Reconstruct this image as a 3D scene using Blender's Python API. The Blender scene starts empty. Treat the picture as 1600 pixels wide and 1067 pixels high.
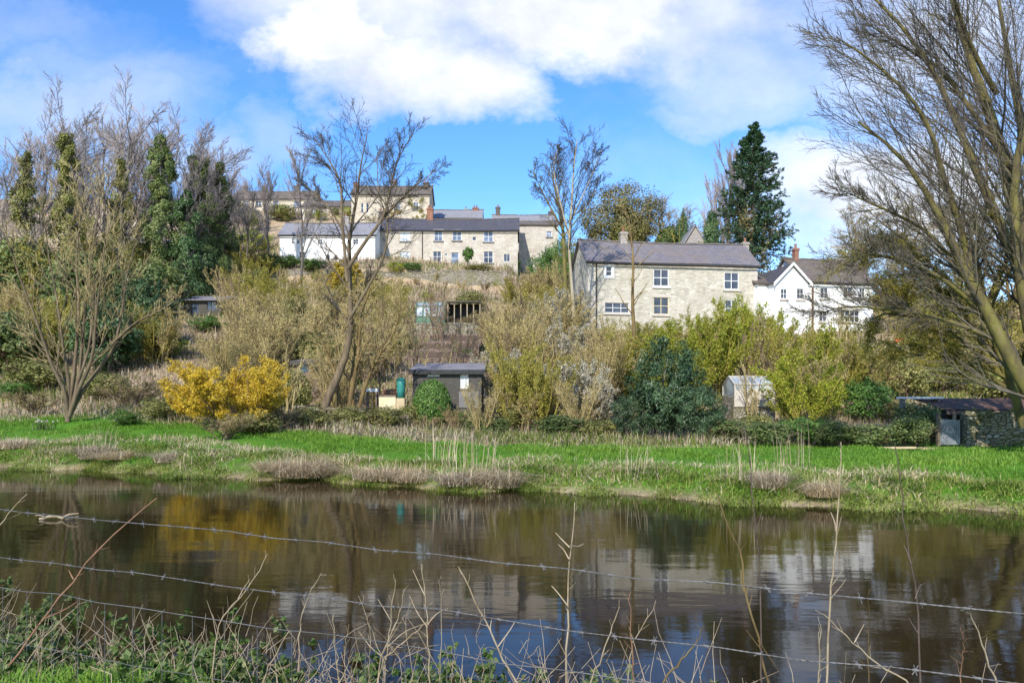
import bpy, math, random
import numpy as np
from mathutils import Vector, Euler

# ------------------------------------------------------------------ basics
F, CZ, HOR = 1230.0, 1.87, 640.0          # focal length in photo pixels, eye height over the water, horizon row
rng = np.random.default_rng(11)
SC = bpy.context.scene
COL = SC.collection
UP = np.array([0, 0, 1.0])

def P(px, py, Y):
    return np.array([(px - 800) / F * Y, Y, CZ + (HOR - py) / F * Y])

def sst(a, b, x):
    t = np.clip((x - a) / (b - a), 0, 1)
    return t * t * (3 - 2 * t)

def tag(o, label=None, cat=None, group=None, kind=None):
    if label: o['label'] = label
    if cat: o['category'] = cat
    if group: o['group'] = group
    if kind: o['kind'] = kind
    return o

def empty(name, loc, rz=0.0, label=None, cat=None, group=None):
    o = bpy.data.objects.new(name, None)
    COL.objects.link(o)
    o.location = tuple(float(c) for c in loc)
    o.rotation_euler = (0, 0, rz)
    o.empty_display_size = 0.2
    return tag(o, label, cat, group)

def make_mesh(name, V, faces, att=None, smooth=False):
    V = np.asarray(V, np.float32)
    me = bpy.data.meshes.new(name)
    me.vertices.add(len(V))
    me.vertices.foreach_set('co', V.ravel())
    loops = np.concatenate([f.ravel() for f in faces]).astype(np.int32)
    sizes = np.concatenate([np.full(len(f), f.shape[1]) for f in faces])
    starts = np.concatenate([[0], np.cumsum(sizes)[:-1]]).astype(np.int32)
    me.loops.add(len(loops))
    me.loops.foreach_set('vertex_index', loops)
    me.polygons.add(len(sizes))
    me.polygons.foreach_set('loop_start', starts)
    me.polygons.foreach_set('use_smooth', np.full(len(sizes), smooth))
    if att is not None:
        a = me.attributes.new('rnd', 'FLOAT', 'POINT')
        a.data.foreach_set('value', np.asarray(att, np.float32))
    me.update(calc_edges=True)
    return me

class MB:
    def __init__(s):
        s.v, s.f, s.a, s.n = [], [], [], 0
    def add(s, V, faces, att=None):
        V = np.asarray(V, float).reshape(-1, 3)
        s.v.append(V)
        if not isinstance(faces, (list, tuple)): faces = [faces]
        for f in faces: s.f.append(np.asarray(f, np.int64) + s.n)
        s.a.append(np.full(len(V), 0.5) if att is None else np.asarray(att, float))
        s.n += len(V)
        return s
    def box(s, lo, hi):
        x0, y0, z0 = lo; x1, y1, z1 = hi
        V = [(x0,y0,z0),(x1,y0,z0),(x1,y1,z0),(x0,y1,z0),(x0,y0,z1),(x1,y0,z1),(x1,y1,z1),(x0,y1,z1)]
        Q = [(3,2,1,0),(4,5,6,7),(0,1,5,4),(1,2,6,5),(2,3,7,6),(3,0,4,7)]
        return s.add(V, np.array(Q), np.full(8, rng.random()))
    def rbox(s, c, size, rz=0, tilt=0):
        c = np.array(c); h = np.array(size) / 2
        V = np.array([(a,b,d) for a in (-1,1) for b in (-1,1) for d in (-1,1)]) * h
        ct, st = math.cos(tilt), math.sin(tilt)
        V = np.stack([V[:,0]*ct + V[:,2]*st, V[:,1], -V[:,0]*st + V[:,2]*ct], 1)
        cr, sr = math.cos(rz), math.sin(rz)
        V = np.stack([V[:,0]*cr - V[:,1]*sr, V[:,0]*sr + V[:,1]*cr, V[:,2]], 1) + c
        Q = [(0,1,3,2),(4,6,7,5),(0,4,5,1),(2,3,7,6),(0,2,6,4),(1,5,7,3)]
        return s.add(V, np.array(Q), np.full(8, rng.random()))
    def quad(s, a, b, c, d):
        return s.add([a, b, c, d], np.array([[0,1,2,3]]), np.full(4, rng.random()))
    def tri(s, a, b, c):
        return s.add([a, b, c], np.array([[0,1,2]]), np.full(3, rng.random()))
    def mesh(s, name, smooth=False):
        return make_mesh(name, np.concatenate(s.v), s.f, np.concatenate(s.a), smooth)
    def build(s, name, mat, parent=None, smooth=False, loc=(0,0,0)):
        return link(s.mesh(name, smooth), name, mat, parent, loc)

def link(me, name, mat, parent=None, loc=(0,0,0)):
    o = bpy.data.objects.new(name, me)
    COL.objects.link(o)
    if mat and not me.materials: me.materials.append(mat)
    if parent: o.parent = parent
    o.location = tuple(float(c) for c in loc)
    return o

def nrm(v):
    return v / np.maximum(np.linalg.norm(v, axis=-1, keepdims=True), 1e-9)

# ------------------------------------------------------------------ tubes, branches, leaves, blades
def tubes(Pth, R, sides):
    N, K, _ = Pth.shape
    T = nrm(np.gradient(Pth, axis=1))
    mean = nrm(T.mean(1))
    ref = np.where(np.abs(mean[:, 2:3]) > 0.8, np.array([[1.0, 0.13, 0]]), np.array([[0, 0.1, 1.0]]))
    U = nrm(np.cross(T, ref[:, None, :]))
    W = np.cross(T, U)
    a = np.arange(sides) / sides * 2 * math.pi
    V = Pth[:, :, None, :] + R[:, :, None, None] * (U[:, :, None, :] * np.cos(a)[None, None, :, None] + W[:, :, None, :] * np.sin(a)[None, None, :, None])
    idx = np.arange(N * K * sides).reshape(N, K, sides)
    nx = np.roll(idx, -1, axis=2)
    Q = np.stack([idx[:, :-1], nx[:, :-1], nx[:, 1:], idx[:, 1:]], -1).reshape(-1, 4)
    att = np.repeat(rng.random(N), K * sides)
    return V.reshape(-1, 3), Q, att

def resample(pts, K):
    pts = np.asarray(pts, float)
    n = len(pts)
    # Catmull-Rom through the points
    ext = np.vstack([2*pts[0]-pts[1], pts, 2*pts[-1]-pts[-2]])
    out = []
    for t in np.linspace(0, n - 1 - 1e-6, K):
        i = int(t); u = t - i
        p0, p1, p2, p3 = ext[i], ext[i+1], ext[i+2], ext[i+3]
        out.append(0.5*((2*p1)+(-p0+p2)*u+(2*p0-5*p1+4*p2-p3)*u*u+(-p0+3*p1-3*p2+p3)*u**3))
    return np.array(out)

def grow(Pp, Rp, n, t0, t1, lenr, ang, up, K=4, rr=0.55, wob=0.12, rmin=0.008, fall=0.5, bias=None, tip=0.35, lmin=0.0, out=0.0):
    N, Kp, _ = Pp.shape
    L = np.linalg.norm(np.diff(Pp, axis=1), axis=2).sum(1)
    idx = np.repeat(np.arange(N), n)
    M = len(idx)
    t = (np.tile(np.arange(n), N) + rng.random(M)) / n * (t1 - t0) + t0
    fi = np.clip(t, 0, 0.9999) * (Kp - 1)
    i = fi.astype(int); u = (fi - i)[:, None]
    p = Pp[idx, i] * (1 - u) + Pp[idx, i + 1] * u
    tg = nrm(Pp[idx, i + 1] - Pp[idx, i])
    r = Rp[idx, i] * (1 - u[:, 0]) + Rp[idx, i + 1] * u[:, 0]
    perp = nrm(np.cross(tg, rng.normal(size=(M, 3))))
    a = np.radians(ang * (0.7 + 0.6 * rng.random(M)))[:, None]
    d = np.cos(a) * tg + np.sin(a) * perp
    if bias is not None: d = nrm(d + np.asarray(bias))
    ln = np.maximum(L[idx] * lenr * (0.6 + 0.6 * rng.random(M)) * (1 - fall * t), lmin)
    st = (ln / (K - 1))[:, None]
    pts = [p]
    for k in range(K - 1):
        p = p + d * st
        pts.append(p)
        d = nrm(d + up * UP / (K - 1) + wob * rng.normal(size=(M, 3)))
    Pc = np.stack(pts, 1)
    r0 = np.maximum(r * rr, rmin)
    Rc = np.maximum(r0[:, None] * np.linspace(1, tip, K)[None, :], rmin * 0.75)
    return Pc, Rc

def leaves(pos, nm, size, aspect=0.6, jit=0.4, att=None):
    n = len(pos)
    tg = nrm(np.cross(nm, rng.normal(size=(n, 3))))
    b = np.cross(nm, tg)
    sz = size * (1 - jit + 2 * jit * rng.random(n))[:, None]
    l = tg * sz * 0.5; w = b * sz * 0.5 * aspect
    mid = pos + l * 0.15
    V = np.stack([pos - l, mid + w, pos + l, mid - w], 1)
    Q = np.arange(4 * n).reshape(n, 4)
    a = rng.random(n) if att is None else att
    return V.reshape(-1, 3), Q, np.repeat(a, 4)

def ball(n):
    v = nrm(rng.normal(size=(n, 3)))
    return v * (rng.random(n) ** (1/3))[:, None]

def clump_leaves(nclump, per, cr, size, aspect=0.6, shell=0.55, zlo=0.05, shape=None, upb=0.3, flat=1.0):
    """clumps of leaves in a unit crown: width 1, height 1, base at z=0"""
    c = ball(nclump * 3)
    r = np.linalg.norm(c, axis=1)
    c = c[r > shell * rng.random(len(c))][:nclump]
    c = c * np.array([0.5 - cr*0.8, 0.5 - cr*0.8, 0.5 - cr*0.8])
    c[:, 2] += 0.5
    if shape is not None: c = shape(c)
    c[:, 2] = np.maximum(c[:, 2], zlo)
    crr = cr * (0.6 + 0.8 * rng.random(len(c)))
    pos = np.repeat(c, per, 0) + ball(len(c) * per) * np.repeat(crr, per)[:, None] * np.array([1, 1, flat])
    cen = np.array([0, 0, 0.4])
    nm = nrm(nrm(pos - np.repeat(c, per, 0)) * 0.5 + nrm(pos - cen) * 0.5 + rng.normal(size=pos.shape) * 0.45 + UP * upb)
    att = np.clip(np.repeat(rng.random(len(c)), per) * 0.6 + rng.random(len(pos)) * 0.4, 0, 1)
    return leaves(pos, nm, size, aspect, att=att)

def blades(pos, h, w, lean=0.35, att=None, curl=0.5):
    n = len(pos)
    az = rng.random(n) * 2 * math.pi
    d = np.stack([np.cos(az), np.sin(az), np.zeros(n)], 1)
    s = np.stack([-np.sin(az + rng.normal(size=n)*0.8), np.cos(az), np.zeros(n)], 1)
    ln = (lean * rng.random(n))[:, None]
    hh = np.asarray(h)[:, None]; ww = np.asarray(w)[:, None] * 0.5
    m = pos + UP * hh * 0.55 + d * hh * ln * 0.4
    tp = pos + UP * hh * (1 - curl * ln * 0.6) + d * hh * ln * 1.3
    V = np.stack([pos - s*ww, pos + s*ww, m + s*ww*0.8, m - s*ww*0.8, tp], 1)
    b = np.arange(n)[:, None] * 5
    Q = b + np.array([[0,1,2,3]]); T = b + np.array([[3,2,4]])
    a = rng.random(n) if att is None else att
    return V.reshape(-1, 3), [Q, T], np.repeat(a, 5)

# ------------------------------------------------------------------ materials
def newmat(name):
    m = bpy.data.materials.new(name); m.use_nodes = True
    nt = m.node_tree
    return m, nt, nt.nodes['Principled BSDF']

def nd(nt, typ, **kw):
    n = nt.nodes.new(typ)
    for k, v in kw.items():
        if k.startswith('i_'):
            key = k[2:]
            n.inputs[int(key) if key.isdigit() else key].default_value = v
        else: setattr(n, k, v)
    return n

def ramp(nt, stops, fac=None, interp='LINEAR'):
    r = nt.nodes.new('ShaderNodeValToRGB')
    cr = r.color_ramp; cr.interpolation = interp
    while len(cr.elements) < len(stops): cr.elements.new(0.5)
    for e, (p, c) in zip(cr.elements, stops):
        e.position = p; e.color = (*c, 1) if len(c) == 3 else c
    if fac is not None: nt.links.new(fac, r.inputs[0])
    return r

def leafmat(name, cols, trans=0.3, rough=0.55, spec=0.3):
    m, nt, b = newmat(name)
    at = nd(nt, 'ShaderNodeAttribute', attribute_name='rnd')
    oi = nd(nt, 'ShaderNodeObjectInfo')
    k = len(cols)
    r = ramp(nt, [(i / max(k - 1, 1), c) for i, c in enumerate(cols)], at.outputs['Fac'])
    hs = nd(nt, 'ShaderNodeHueSaturation')
    mr = nd(nt, 'ShaderNodeMapRange', i_3=0.8, i_4=1.2)
    nt.links.new(oi.outputs['Random'], mr.inputs[0])
    nt.links.new(mr.outputs[0], hs.inputs['Value'])
    nt.links.new(r.outputs[0], hs.inputs['Color'])
    nt.links.new(hs.outputs[0], b.inputs['Base Color'])
    b.inputs['Roughness'].default_value = rough
    b.inputs['Specular IOR Level'].default_value = spec
    tr = nd(nt, 'ShaderNodeBsdfTranslucent')
    nt.links.new(hs.outputs[0], tr.inputs[0])
    mx = nd(nt, 'ShaderNodeMixShader', i_0=trans)
    nt.links.new(b.outputs[0], mx.inputs[1]); nt.links.new(tr.outputs[0], mx.inputs[2])
    nt.links.new(mx.outputs[0], nt.nodes['Material Output'].inputs[0])
    return m

def noisemat(name, cols, scale=3.0, detail=6, rough=0.85, bump=0.0, spec=0.2, stretch=(1,1,1), bscale=None, metallic=0.0):
    m, nt, b = newmat(name)
    tc = nd(nt, 'ShaderNodeTexCoord')
    mp = nd(nt, 'ShaderNodeMapping'); mp.inputs['Scale'].default_value = stretch
    nt.links.new(tc.outputs['Object'], mp.inputs[0])
    n = nd(nt, 'ShaderNodeTexNoise', i_Scale=scale, i_Detail=detail, i_Roughness=0.65)
    nt.links.new(mp.outputs[0], n.inputs['Vector'])
    k = len(cols)
    r = ramp(nt, [(0.28 + 0.44 * i / max(k - 1, 1), c) for i, c in enumerate(cols)], n.outputs['Fac'])
    nt.links.new(r.outputs[0], b.inputs['Base Color'])
    b.inputs['Roughness'].default_value = rough
    b.inputs['Specular IOR Level'].default_value = spec
    b.inputs['Metallic'].default_value = metallic
    if bump:
        n2 = nd(nt, 'ShaderNodeTexNoise', i_Scale=bscale or scale * 4, i_Detail=5)
        nt.links.new(mp.outputs[0], n2.inputs['Vector'])
        bp = nd(nt, 'ShaderNodeBump', i_Strength=bump, i_Distance=0.05)
        nt.links.new(n2.outputs['Fac'], bp.inputs['Height'])
        nt.links.new(bp.outputs[0], b.inputs['Normal'])
    return m

def stonemat(name, cols, mortar, sx=2.4, sz=5.0, bump=0.5, dirt=(0.35, 0.3, 0.24), moss=None):
    """coursed rubble: squashed voronoi cells, each with its own tone, weathered by large stains"""
    m, nt, b = newmat(name)
    tc = nd(nt, 'ShaderNodeTexCoord')
    mp = nd(nt, 'ShaderNodeMapping'); mp.inputs['Scale'].default_value = (sx, sx, sz)
    nt.links.new(tc.outputs['Object'], mp.inputs[0])
    vo = nd(nt, 'ShaderNodeTexVoronoi', i_Scale=1.0, i_Randomness=0.8)
    ve = nd(nt, 'ShaderNodeTexVoronoi', feature='DISTANCE_TO_EDGE', i_Scale=1.0, i_Randomness=0.8)
    for v in (vo, ve): nt.links.new(mp.outputs[0], v.inputs['Vector'])
    sep = nd(nt, 'ShaderNodeSeparateColor'); nt.links.new(vo.outputs['Color'], sep.inputs[0])
    k = len(cols)
    r = ramp(nt, [(i / max(k - 1, 1), c) for i, c in enumerate(cols)], sep.outputs[0])
    edge = ramp(nt, [(0.03, (1, 1, 1)), (0.09, (0, 0, 0))], ve.outputs['Distance'])
    mx = nd(nt, 'ShaderNodeMix', data_type='RGBA')
    nt.links.new(edge.outputs[0], mx.inputs[0]); nt.links.new(r.outputs[0], mx.inputs[6]); mx.inputs[7].default_value = (*mortar, 1)
    n = nd(nt, 'ShaderNodeTexNoise', i_Scale=0.7, i_Detail=7, i_Roughness=0.7)
    nt.links.new(tc.outputs['Object'], n.inputs['Vector'])
    st = ramp(nt, [(0.42, (0, 0, 0)), (0.7, (0.9, 0.9, 0.9))], n.outputs['Fac'])
    m2 = nd(nt, 'ShaderNodeMix', data_type='RGBA')
    nt.links.new(st.outputs[0], m2.inputs[0]); nt.links.new(mx.outputs[2], m2.inputs[6]); m2.inputs[7].default_value = (*(moss or dirt), 1)
    nt.links.new(m2.outputs[2], b.inputs['Base Color'])
    b.inputs['Roughness'].default_value = 0.9
    b.inputs['Specular IOR Level'].default_value = 0.15
    bp = nd(nt, 'ShaderNodeBump', i_Strength=bump, i_Distance=0.03)
    inv = ramp(nt, [(0.0, (0, 0, 0)), (0.15, (1, 1, 1))], ve.outputs['Distance'])
    nt.links.new(inv.outputs[0], bp.inputs['Height']); nt.links.new(bp.outputs[0], b.inputs['Normal'])
    return m

def slatemat(name, cols, lichen, amount=0.6, sx=3.5, sz=4.5):
    m, nt, b = newmat(name)
    tc = nd(nt, 'ShaderNodeTexCoord')
    br = nd(nt, 'ShaderNodeTexBrick', i_Scale=1.0)
    br.inputs['Mortar Size'].default_value = 0.012
    br.inputs['Brick Width'].default_value = 0.35; br.inputs['Row Height'].default_value = 0.24
    br.inputs['Color1'].default_value = (*cols[0], 1); br.inputs['Color2'].default_value = (*cols[1], 1)
    br.inputs['Mortar'].default_value = (*[c * 0.4 for c in cols[0]], 1)
    nt.links.new(tc.outputs['Object'], br.inputs['Vector'])
    n = nd(nt, 'ShaderNodeTexNoise', i_Scale=0.45, i_Detail=8, i_Roughness=0.7)
    nt.links.new(tc.outputs['Object'], n.inputs['Vector'])
    st = ramp(nt, [(0.45, (0, 0, 0)), (0.7, (amount,) * 3)], n.outputs['Fac'])
    mx = nd(nt, 'ShaderNodeMix', data_type='RGBA')
    nt.links.new(st.outputs[0], mx.inputs[0]); nt.links.new(br.outputs[0], mx.inputs[6]); mx.inputs[7].default_value = (*lichen, 1)
    nt.links.new(mx.outputs[2], b.inputs['Base Color'])
    b.inputs['Roughness'].default_value = 0.6; b.inputs['Specular IOR Level'].default_value = 0.35
    return m

M = {}
M['bark_grey'] = noisemat('bark_grey', [(0.05,0.042,0.035),(0.13,0.115,0.1),(0.2,0.18,0.16)], 6, bump=0.6, stretch=(1,1,0.25))
M['bark_moss'] = noisemat('bark_moss', [(0.045,0.035,0.025),(0.10,0.08,0.04),(0.16,0.14,0.04),(0.2,0.16,0.09)], 2.2, bump=0.6, stretch=(1,1,0.4))
M['bark_pale'] = noisemat('bark_pale', [(0.2,0.16,0.1),(0.34,0.29,0.2),(0.42,0.37,0.28)], 5, bump=0.4, stretch=(1,1,0.25))
M['bark_ochre'] = noisemat('bark_ochre', [(0.06,0.045,0.025),(0.16,0.11,0.045),(0.25,0.19,0.08)], 5, bump=0.4, stretch=(1,1,0.25))
M['twig_dark'] = noisemat('twig_dark', [(0.035,0.03,0.028),(0.085,0.072,0.06)], 1.5, rough=0.8)
M['twig_grey'] = noisemat('twig_grey', [(0.06,0.052,0.045),(0.12,0.10,0.08),(0.15,0.135,0.06)], 1.5, rough=0.8)
M['twig_lilac'] = noisemat('twig_lilac', [(0.22,0.185,0.17),(0.38,0.325,0.30)], 0.8, rough=0.8)
M['bark_brown'] = noisemat('bark_brown', [(0.06,0.045,0.03),(0.14,0.105,0.065),(0.22,0.17,0.11)], 5, bump=0.5, stretch=(1,1,0.25))
M['twig_tan'] = noisemat('twig_tan', [(0.19,0.145,0.065),(0.36,0.285,0.13),(0.46,0.385,0.20)], 2.0, rough=0.85)
M['twig_olive'] = noisemat('twig_olive', [(0.13,0.11,0.022),(0.27,0.225,0.05),(0.36,0.30,0.085)], 2.0, rough=0.85)
M['twig_brown'] = noisemat('twig_brown', [(0.12,0.08,0.055),(0.25,0.175,0.12)], 2.0, rough=0.85)
M['stem_dry'] = noisemat('stem_dry', [(0.2,0.14,0.08),(0.36,0.28,0.18),(0.46,0.38,0.27)], 9, rough=0.8)
M['stem_dark'] = noisemat('stem_dark', [(0.06,0.045,0.035),(0.14,0.10,0.08)], 9, rough=0.8)
M['stem_red'] = noisemat('stem_red', [(0.16,0.08,0.05),(0.3,0.17,0.1)], 9, rough=0.8)
M['leaf_dark'] = leafmat('leaf_dark', [(0.018,0.04,0.014),(0.042,0.085,0.026),(0.075,0.135,0.042),(0.14,0.2,0.085)], 0.12, rough=0.45, spec=0.35)
M['leaf_blue'] = leafmat('leaf_blue', [(0.015,0.034,0.014),(0.034,0.068,0.027),(0.062,0.11,0.046),(0.125,0.175,0.085)], 0.1, rough=0.45, spec=0.35)
M['leaf_ivy'] = leafmat('leaf_ivy', [(0.045,0.07,0.024),(0.10,0.15,0.042),(0.175,0.215,0.066),(0.28,0.29,0.12)], 0.3, rough=0.5)
M['leaf_ivyol'] = leafmat('leaf_ivyol', [(0.075,0.085,0.022),(0.16,0.17,0.042),(0.25,0.245,0.07),(0.35,0.31,0.13)], 0.2)
M['leaf_olive'] = leafmat('leaf_olive', [(0.12,0.12,0.018),(0.22,0.21,0.03),(0.32,0.285,0.05),(0.43,0.36,0.10)], 0.25)
M['leaf_dull'] = leafmat('leaf_dull', [(0.07,0.062,0.022),(0.13,0.115,0.04),(0.19,0.165,0.06),(0.27,0.23,0.11)], 0.2)
M['leaf_moss'] = leafmat('leaf_moss', [(0.12,0.11,0.022),(0.22,0.19,0.035),(0.32,0.275,0.055),(0.42,0.36,0.11)], 0.45)
M['leaf_mid'] = leafmat('leaf_mid', [(0.03,0.07,0.015),(0.07,0.15,0.025),(0.12,0.22,0.04),(0.18,0.26,0.07)], 0.25)
M['leaf_lime'] = leafmat('leaf_lime', [(0.14,0.17,0.014),(0.25,0.29,0.022),(0.37,0.39,0.038),(0.44,0.43,0.08)], 0.35)
M['leaf_yellow'] = leafmat('leaf_yellow', [(0.38,0.26,0.05),(0.66,0.45,0.03),(0.78,0.55,0.045),(0.80,0.61,0.13)], 0.3)
M['leaf_mustard'] = leafmat('leaf_mustard', [(0.22,0.16,0.02),(0.42,0.3,0.03),(0.56,0.42,0.05),(0.56,0.46,0.12)], 0.3)
M['bud_tan'] = leafmat('bud_tan', [(0.22,0.165,0.065),(0.37,0.285,0.11),(0.49,0.40,0.18),(0.34,0.36,0.07)], 0.25)
M['bud_pale'] = leafmat('bud_pale', [(0.2,0.17,0.09),(0.36,0.33,0.22),(0.5,0.47,0.38),(0.62,0.59,0.52)], 0.25)
M['grass'] = leafmat('grass', [(0.055,0.13,0.014),(0.115,0.24,0.02),(0.18,0.315,0.032),(0.30,0.37,0.08)], 0.3, rough=0.5)
M['dry'] = leafmat('dry', [(0.26,0.19,0.115),(0.43,0.33,0.21),(0.56,0.45,0.31),(0.66,0.57,0.42)], 0.25)
M['drypink'] = leafmat('drypink', [(0.37,0.265,0.15),(0.56,0.43,0.25),(0.70,0.565,0.35),(0.78,0.67,0.46)], 0.4)
M['olivegrass'] = leafmat('olivegrass', [(0.07,0.11,0.018),(0.15,0.22,0.03),(0.26,0.29,0.06),(0.42,0.36,0.18)], 0.3)
M['weed'] = leafmat('weed', [(0.03,0.055,0.012),(0.065,0.115,0.022),(0.115,0.16,0.045),(0.24,0.24,0.12)], 0.3, rough=0.5)
M['conifer'] = leafmat('conifer', [(0.02,0.05,0.028),(0.04,0.095,0.045),(0.075,0.15,0.07),(0.13,0.2,0.1)], 0.12)

M['stone_cream'] = stonemat('stone_cream', [(0.40,0.34,0.25),(0.52,0.45,0.35),(0.58,0.52,0.42),(0.46,0.42,0.36)], (0.5,0.45,0.36))
M['stone_pink'] = stonemat('stone_pink', [(0.38,0.345,0.295),(0.50,0.46,0.395),(0.56,0.52,0.45),(0.44,0.40,0.345)], (0.48,0.44,0.38), dirt=(0.36,0.31,0.25))
M['stone_grey'] = stonemat('stone_grey', [(0.34,0.31,0.26),(0.48,0.45,0.38),(0.58,0.55,0.47),(0.42,0.38,0.31)], (0.46,0.43,0.35), sx=2.4, sz=5.0, dirt=(0.34,0.31,0.24))
M['stone_wall'] = stonemat('stone_wall', [(0.22,0.19,0.15),(0.34,0.30,0.25),(0.44,0.39,0.34),(0.28,0.24,0.19)], (0.12,0.10,0.08), sx=4.2, sz=8.5, bump=0.9, moss=(0.15,0.15,0.05))
M['stone_moss'] = stonemat('stone_moss', [(0.16,0.14,0.10),(0.30,0.27,0.20),(0.38,0.34,0.28),(0.2,0.17,0.12)], (0.06,0.05,0.035), sx=4.6, sz=9.5, bump=1.0, moss=(0.14,0.14,0.02))
M['brick_red'] = stonemat('brick_red', [(0.24,0.09,0.055),(0.32,0.13,0.08),(0.36,0.17,0.11)], (0.3,0.2,0.15), sx=4, sz=9, dirt=(0.16,0.09,0.07))
M['chim_dark'] = stonemat('chim_dark', [(0.10,0.085,0.08),(0.16,0.14,0.13)], (0.12,0.1,0.09), sx=4, sz=8, dirt=(0.08,0.07,0.06))
M['chim_grey'] = stonemat('chim_grey', [(0.26,0.24,0.24),(0.36,0.34,0.33)], (0.28,0.26,0.25), sx=3, sz=6)
M['white_wall'] = noisemat('white_wall', [(0.70,0.69,0.66),(0.80,0.80,0.78),(0.84,0.84,0.82)], 0.8, rough=0.9, bump=0.15, bscale=14)
M['slate'] = slatemat('slate', [(0.145,0.135,0.15),(0.20,0.185,0.20)], (0.19,0.15,0.12), 0.95)
M['slate_dark'] = slatemat('slate_dark', [(0.065,0.062,0.075),(0.10,0.095,0.11)], (0.09,0.08,0.065), 0.7)
M['slate_brown'] = slatemat('slate_brown', [(0.12,0.095,0.08),(0.18,0.145,0.12)], (0.14,0.12,0.06), 0.8)
M['slate_grey'] = slatemat('slate_grey', [(0.22,0.22,0.24),(0.29,0.28,0.30)], (0.2,0.19,0.17), 0.6)
M['paint_white'] = noisemat('paint_white', [(0.74,0.74,0.72),(0.82,0.82,0.8)], 3, rough=0.5)
M['paint_cream'] = noisemat('paint_cream', [(0.55,0.47,0.28),(0.68,0.6,0.4)], 3, rough=0.6)
M['paint_teal'] = noisemat('paint_teal', [(0.02,0.16,0.14),(0.04,0.24,0.2)], 5, rough=0.45, spec=0.4)
M['paint_navy'] = noisemat('paint_navy', [(0.015,0.03,0.05),(0.03,0.06,0.10)], 4, rough=0.4, spec=0.4)
M['paint_green'] = noisemat('paint_green', [(0.07,0.15,0.10),(0.12,0.22,0.15)], 3, rough=0.5)
M['stone_trim'] = noisemat('stone_trim', [(0.42,0.38,0.32),(0.56,0.51,0.44)], 3, rough=0.9)
M['trim_dark'] = noisemat('trim_dark', [(0.10,0.09,0.085),(0.2,0.18,0.17)], 3, rough=0.8)
M['iron'] = noisemat('iron', [(0.02,0.02,0.022),(0.05,0.05,0.05)], 5, rough=0.5)
M['boards_dark'] = noisemat('boards_dark', [(0.03,0.028,0.026),(0.075,0.07,0.06),(0.12,0.11,0.095)], 4, rough=0.8, stretch=(1,1,5))
M['boards_grey'] = noisemat('boards_grey', [(0.13,0.125,0.12),(0.22,0.21,0.205)], 3, rough=0.8, stretch=(6,1,0.7))
M['boards_brown'] = noisemat('boards_brown', [(0.10,0.065,0.05),(0.19,0.135,0.11),(0.27,0.21,0.18)], 3, rough=0.85, stretch=(1,1,4))
M['boards_pale'] = noisemat('boards_pale', [(0.4,0.3,0.17),(0.58,0.47,0.3)], 3, rough=0.85)
M['felt'] = noisemat('felt', [(0.15,0.14,0.15),(0.24,0.225,0.235)], 1.5, rough=0.9)
M['rust'] = noisemat('rust', [(0.05,0.03,0.022),(0.13,0.07,0.045),(0.2,0.13,0.10)], 3, rough=0.8)
M['galv'] = noisemat('galv', [(0.10,0.11,0.125),(0.2,0.215,0.235),(0.3,0.315,0.33)], 2.5, rough=0.45, metallic=0.35, spec=0.5)
M['wire'] = noisemat('wire', [(0.07,0.065,0.065),(0.19,0.18,0.18)], 12, rough=0.6, metallic=0.2, spec=0.3)
M['post'] = noisemat('post', [(0.1,0.08,0.055),(0.22,0.18,0.13)], 5, rough=0.9, bump=0.4, stretch=(1,1,0.2))
M['orange'] = noisemat('orange', [(0.55,0.12,0.04),(0.65,0.17,0.06)], 4, rough=0.5)
M['soil'] = noisemat('soil', [(0.07,0.045,0.03),(0.14,0.10,0.07)], 5, rough=0.95)

def glassmat(name, c, rough=0.08):
    m, nt, b = newmat(name)
    tc = nd(nt, 'ShaderNodeTexCoord')
    n = nd(nt, 'ShaderNodeTexNoise', i_Scale=1.3, i_Detail=2)
    nt.links.new(tc.outputs['Object'], n.inputs['Vector'])
    r = ramp(nt, [(0.35, [x * 0.6 for x in c]), (0.65, [x * 1.5 for x in c])], n.outputs['Fac'])
    nt.links.new(r.outputs[0], b.inputs['Base Color'])
    b.inputs['Roughness'].default_value = rough
    b.inputs['Specular IOR Level'].default_value = 0.6
    return m
M['glass'] = glassmat('glass', (0.05, 0.055, 0.07))
M['glass_blue'] = glassmat('glass_blue', (0.13, 0.16, 0.22))
M['glass_pale'] = glassmat('glass_pale', (0.42, 0.46, 0.48), 0.15)
M['glass_dirty'] = glassmat('glass_dirty', (0.30, 0.33, 0.34), 0.25)
M['glass_navy'] = glassmat('glass_navy', (0.02, 0.05, 0.09))
# ------------------------------------------------------------------ terrain
def bank_far(X):  return 18.0 - 0.455 * X + 0.42 * np.sin(X * 0.9) + 0.3 * np.sin(X * 2.3 + 1) + 0.14 * np.sin(X * 5.1 + 2)
def bank_near(X): return 4.62 - 0.30 * X + 0.12 * np.sin(X * 2.1) + 0.07 * np.sin(X * 5.3)

def lerp_tab(x, xs, ys): return np.interp(x, xs, ys)

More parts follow.
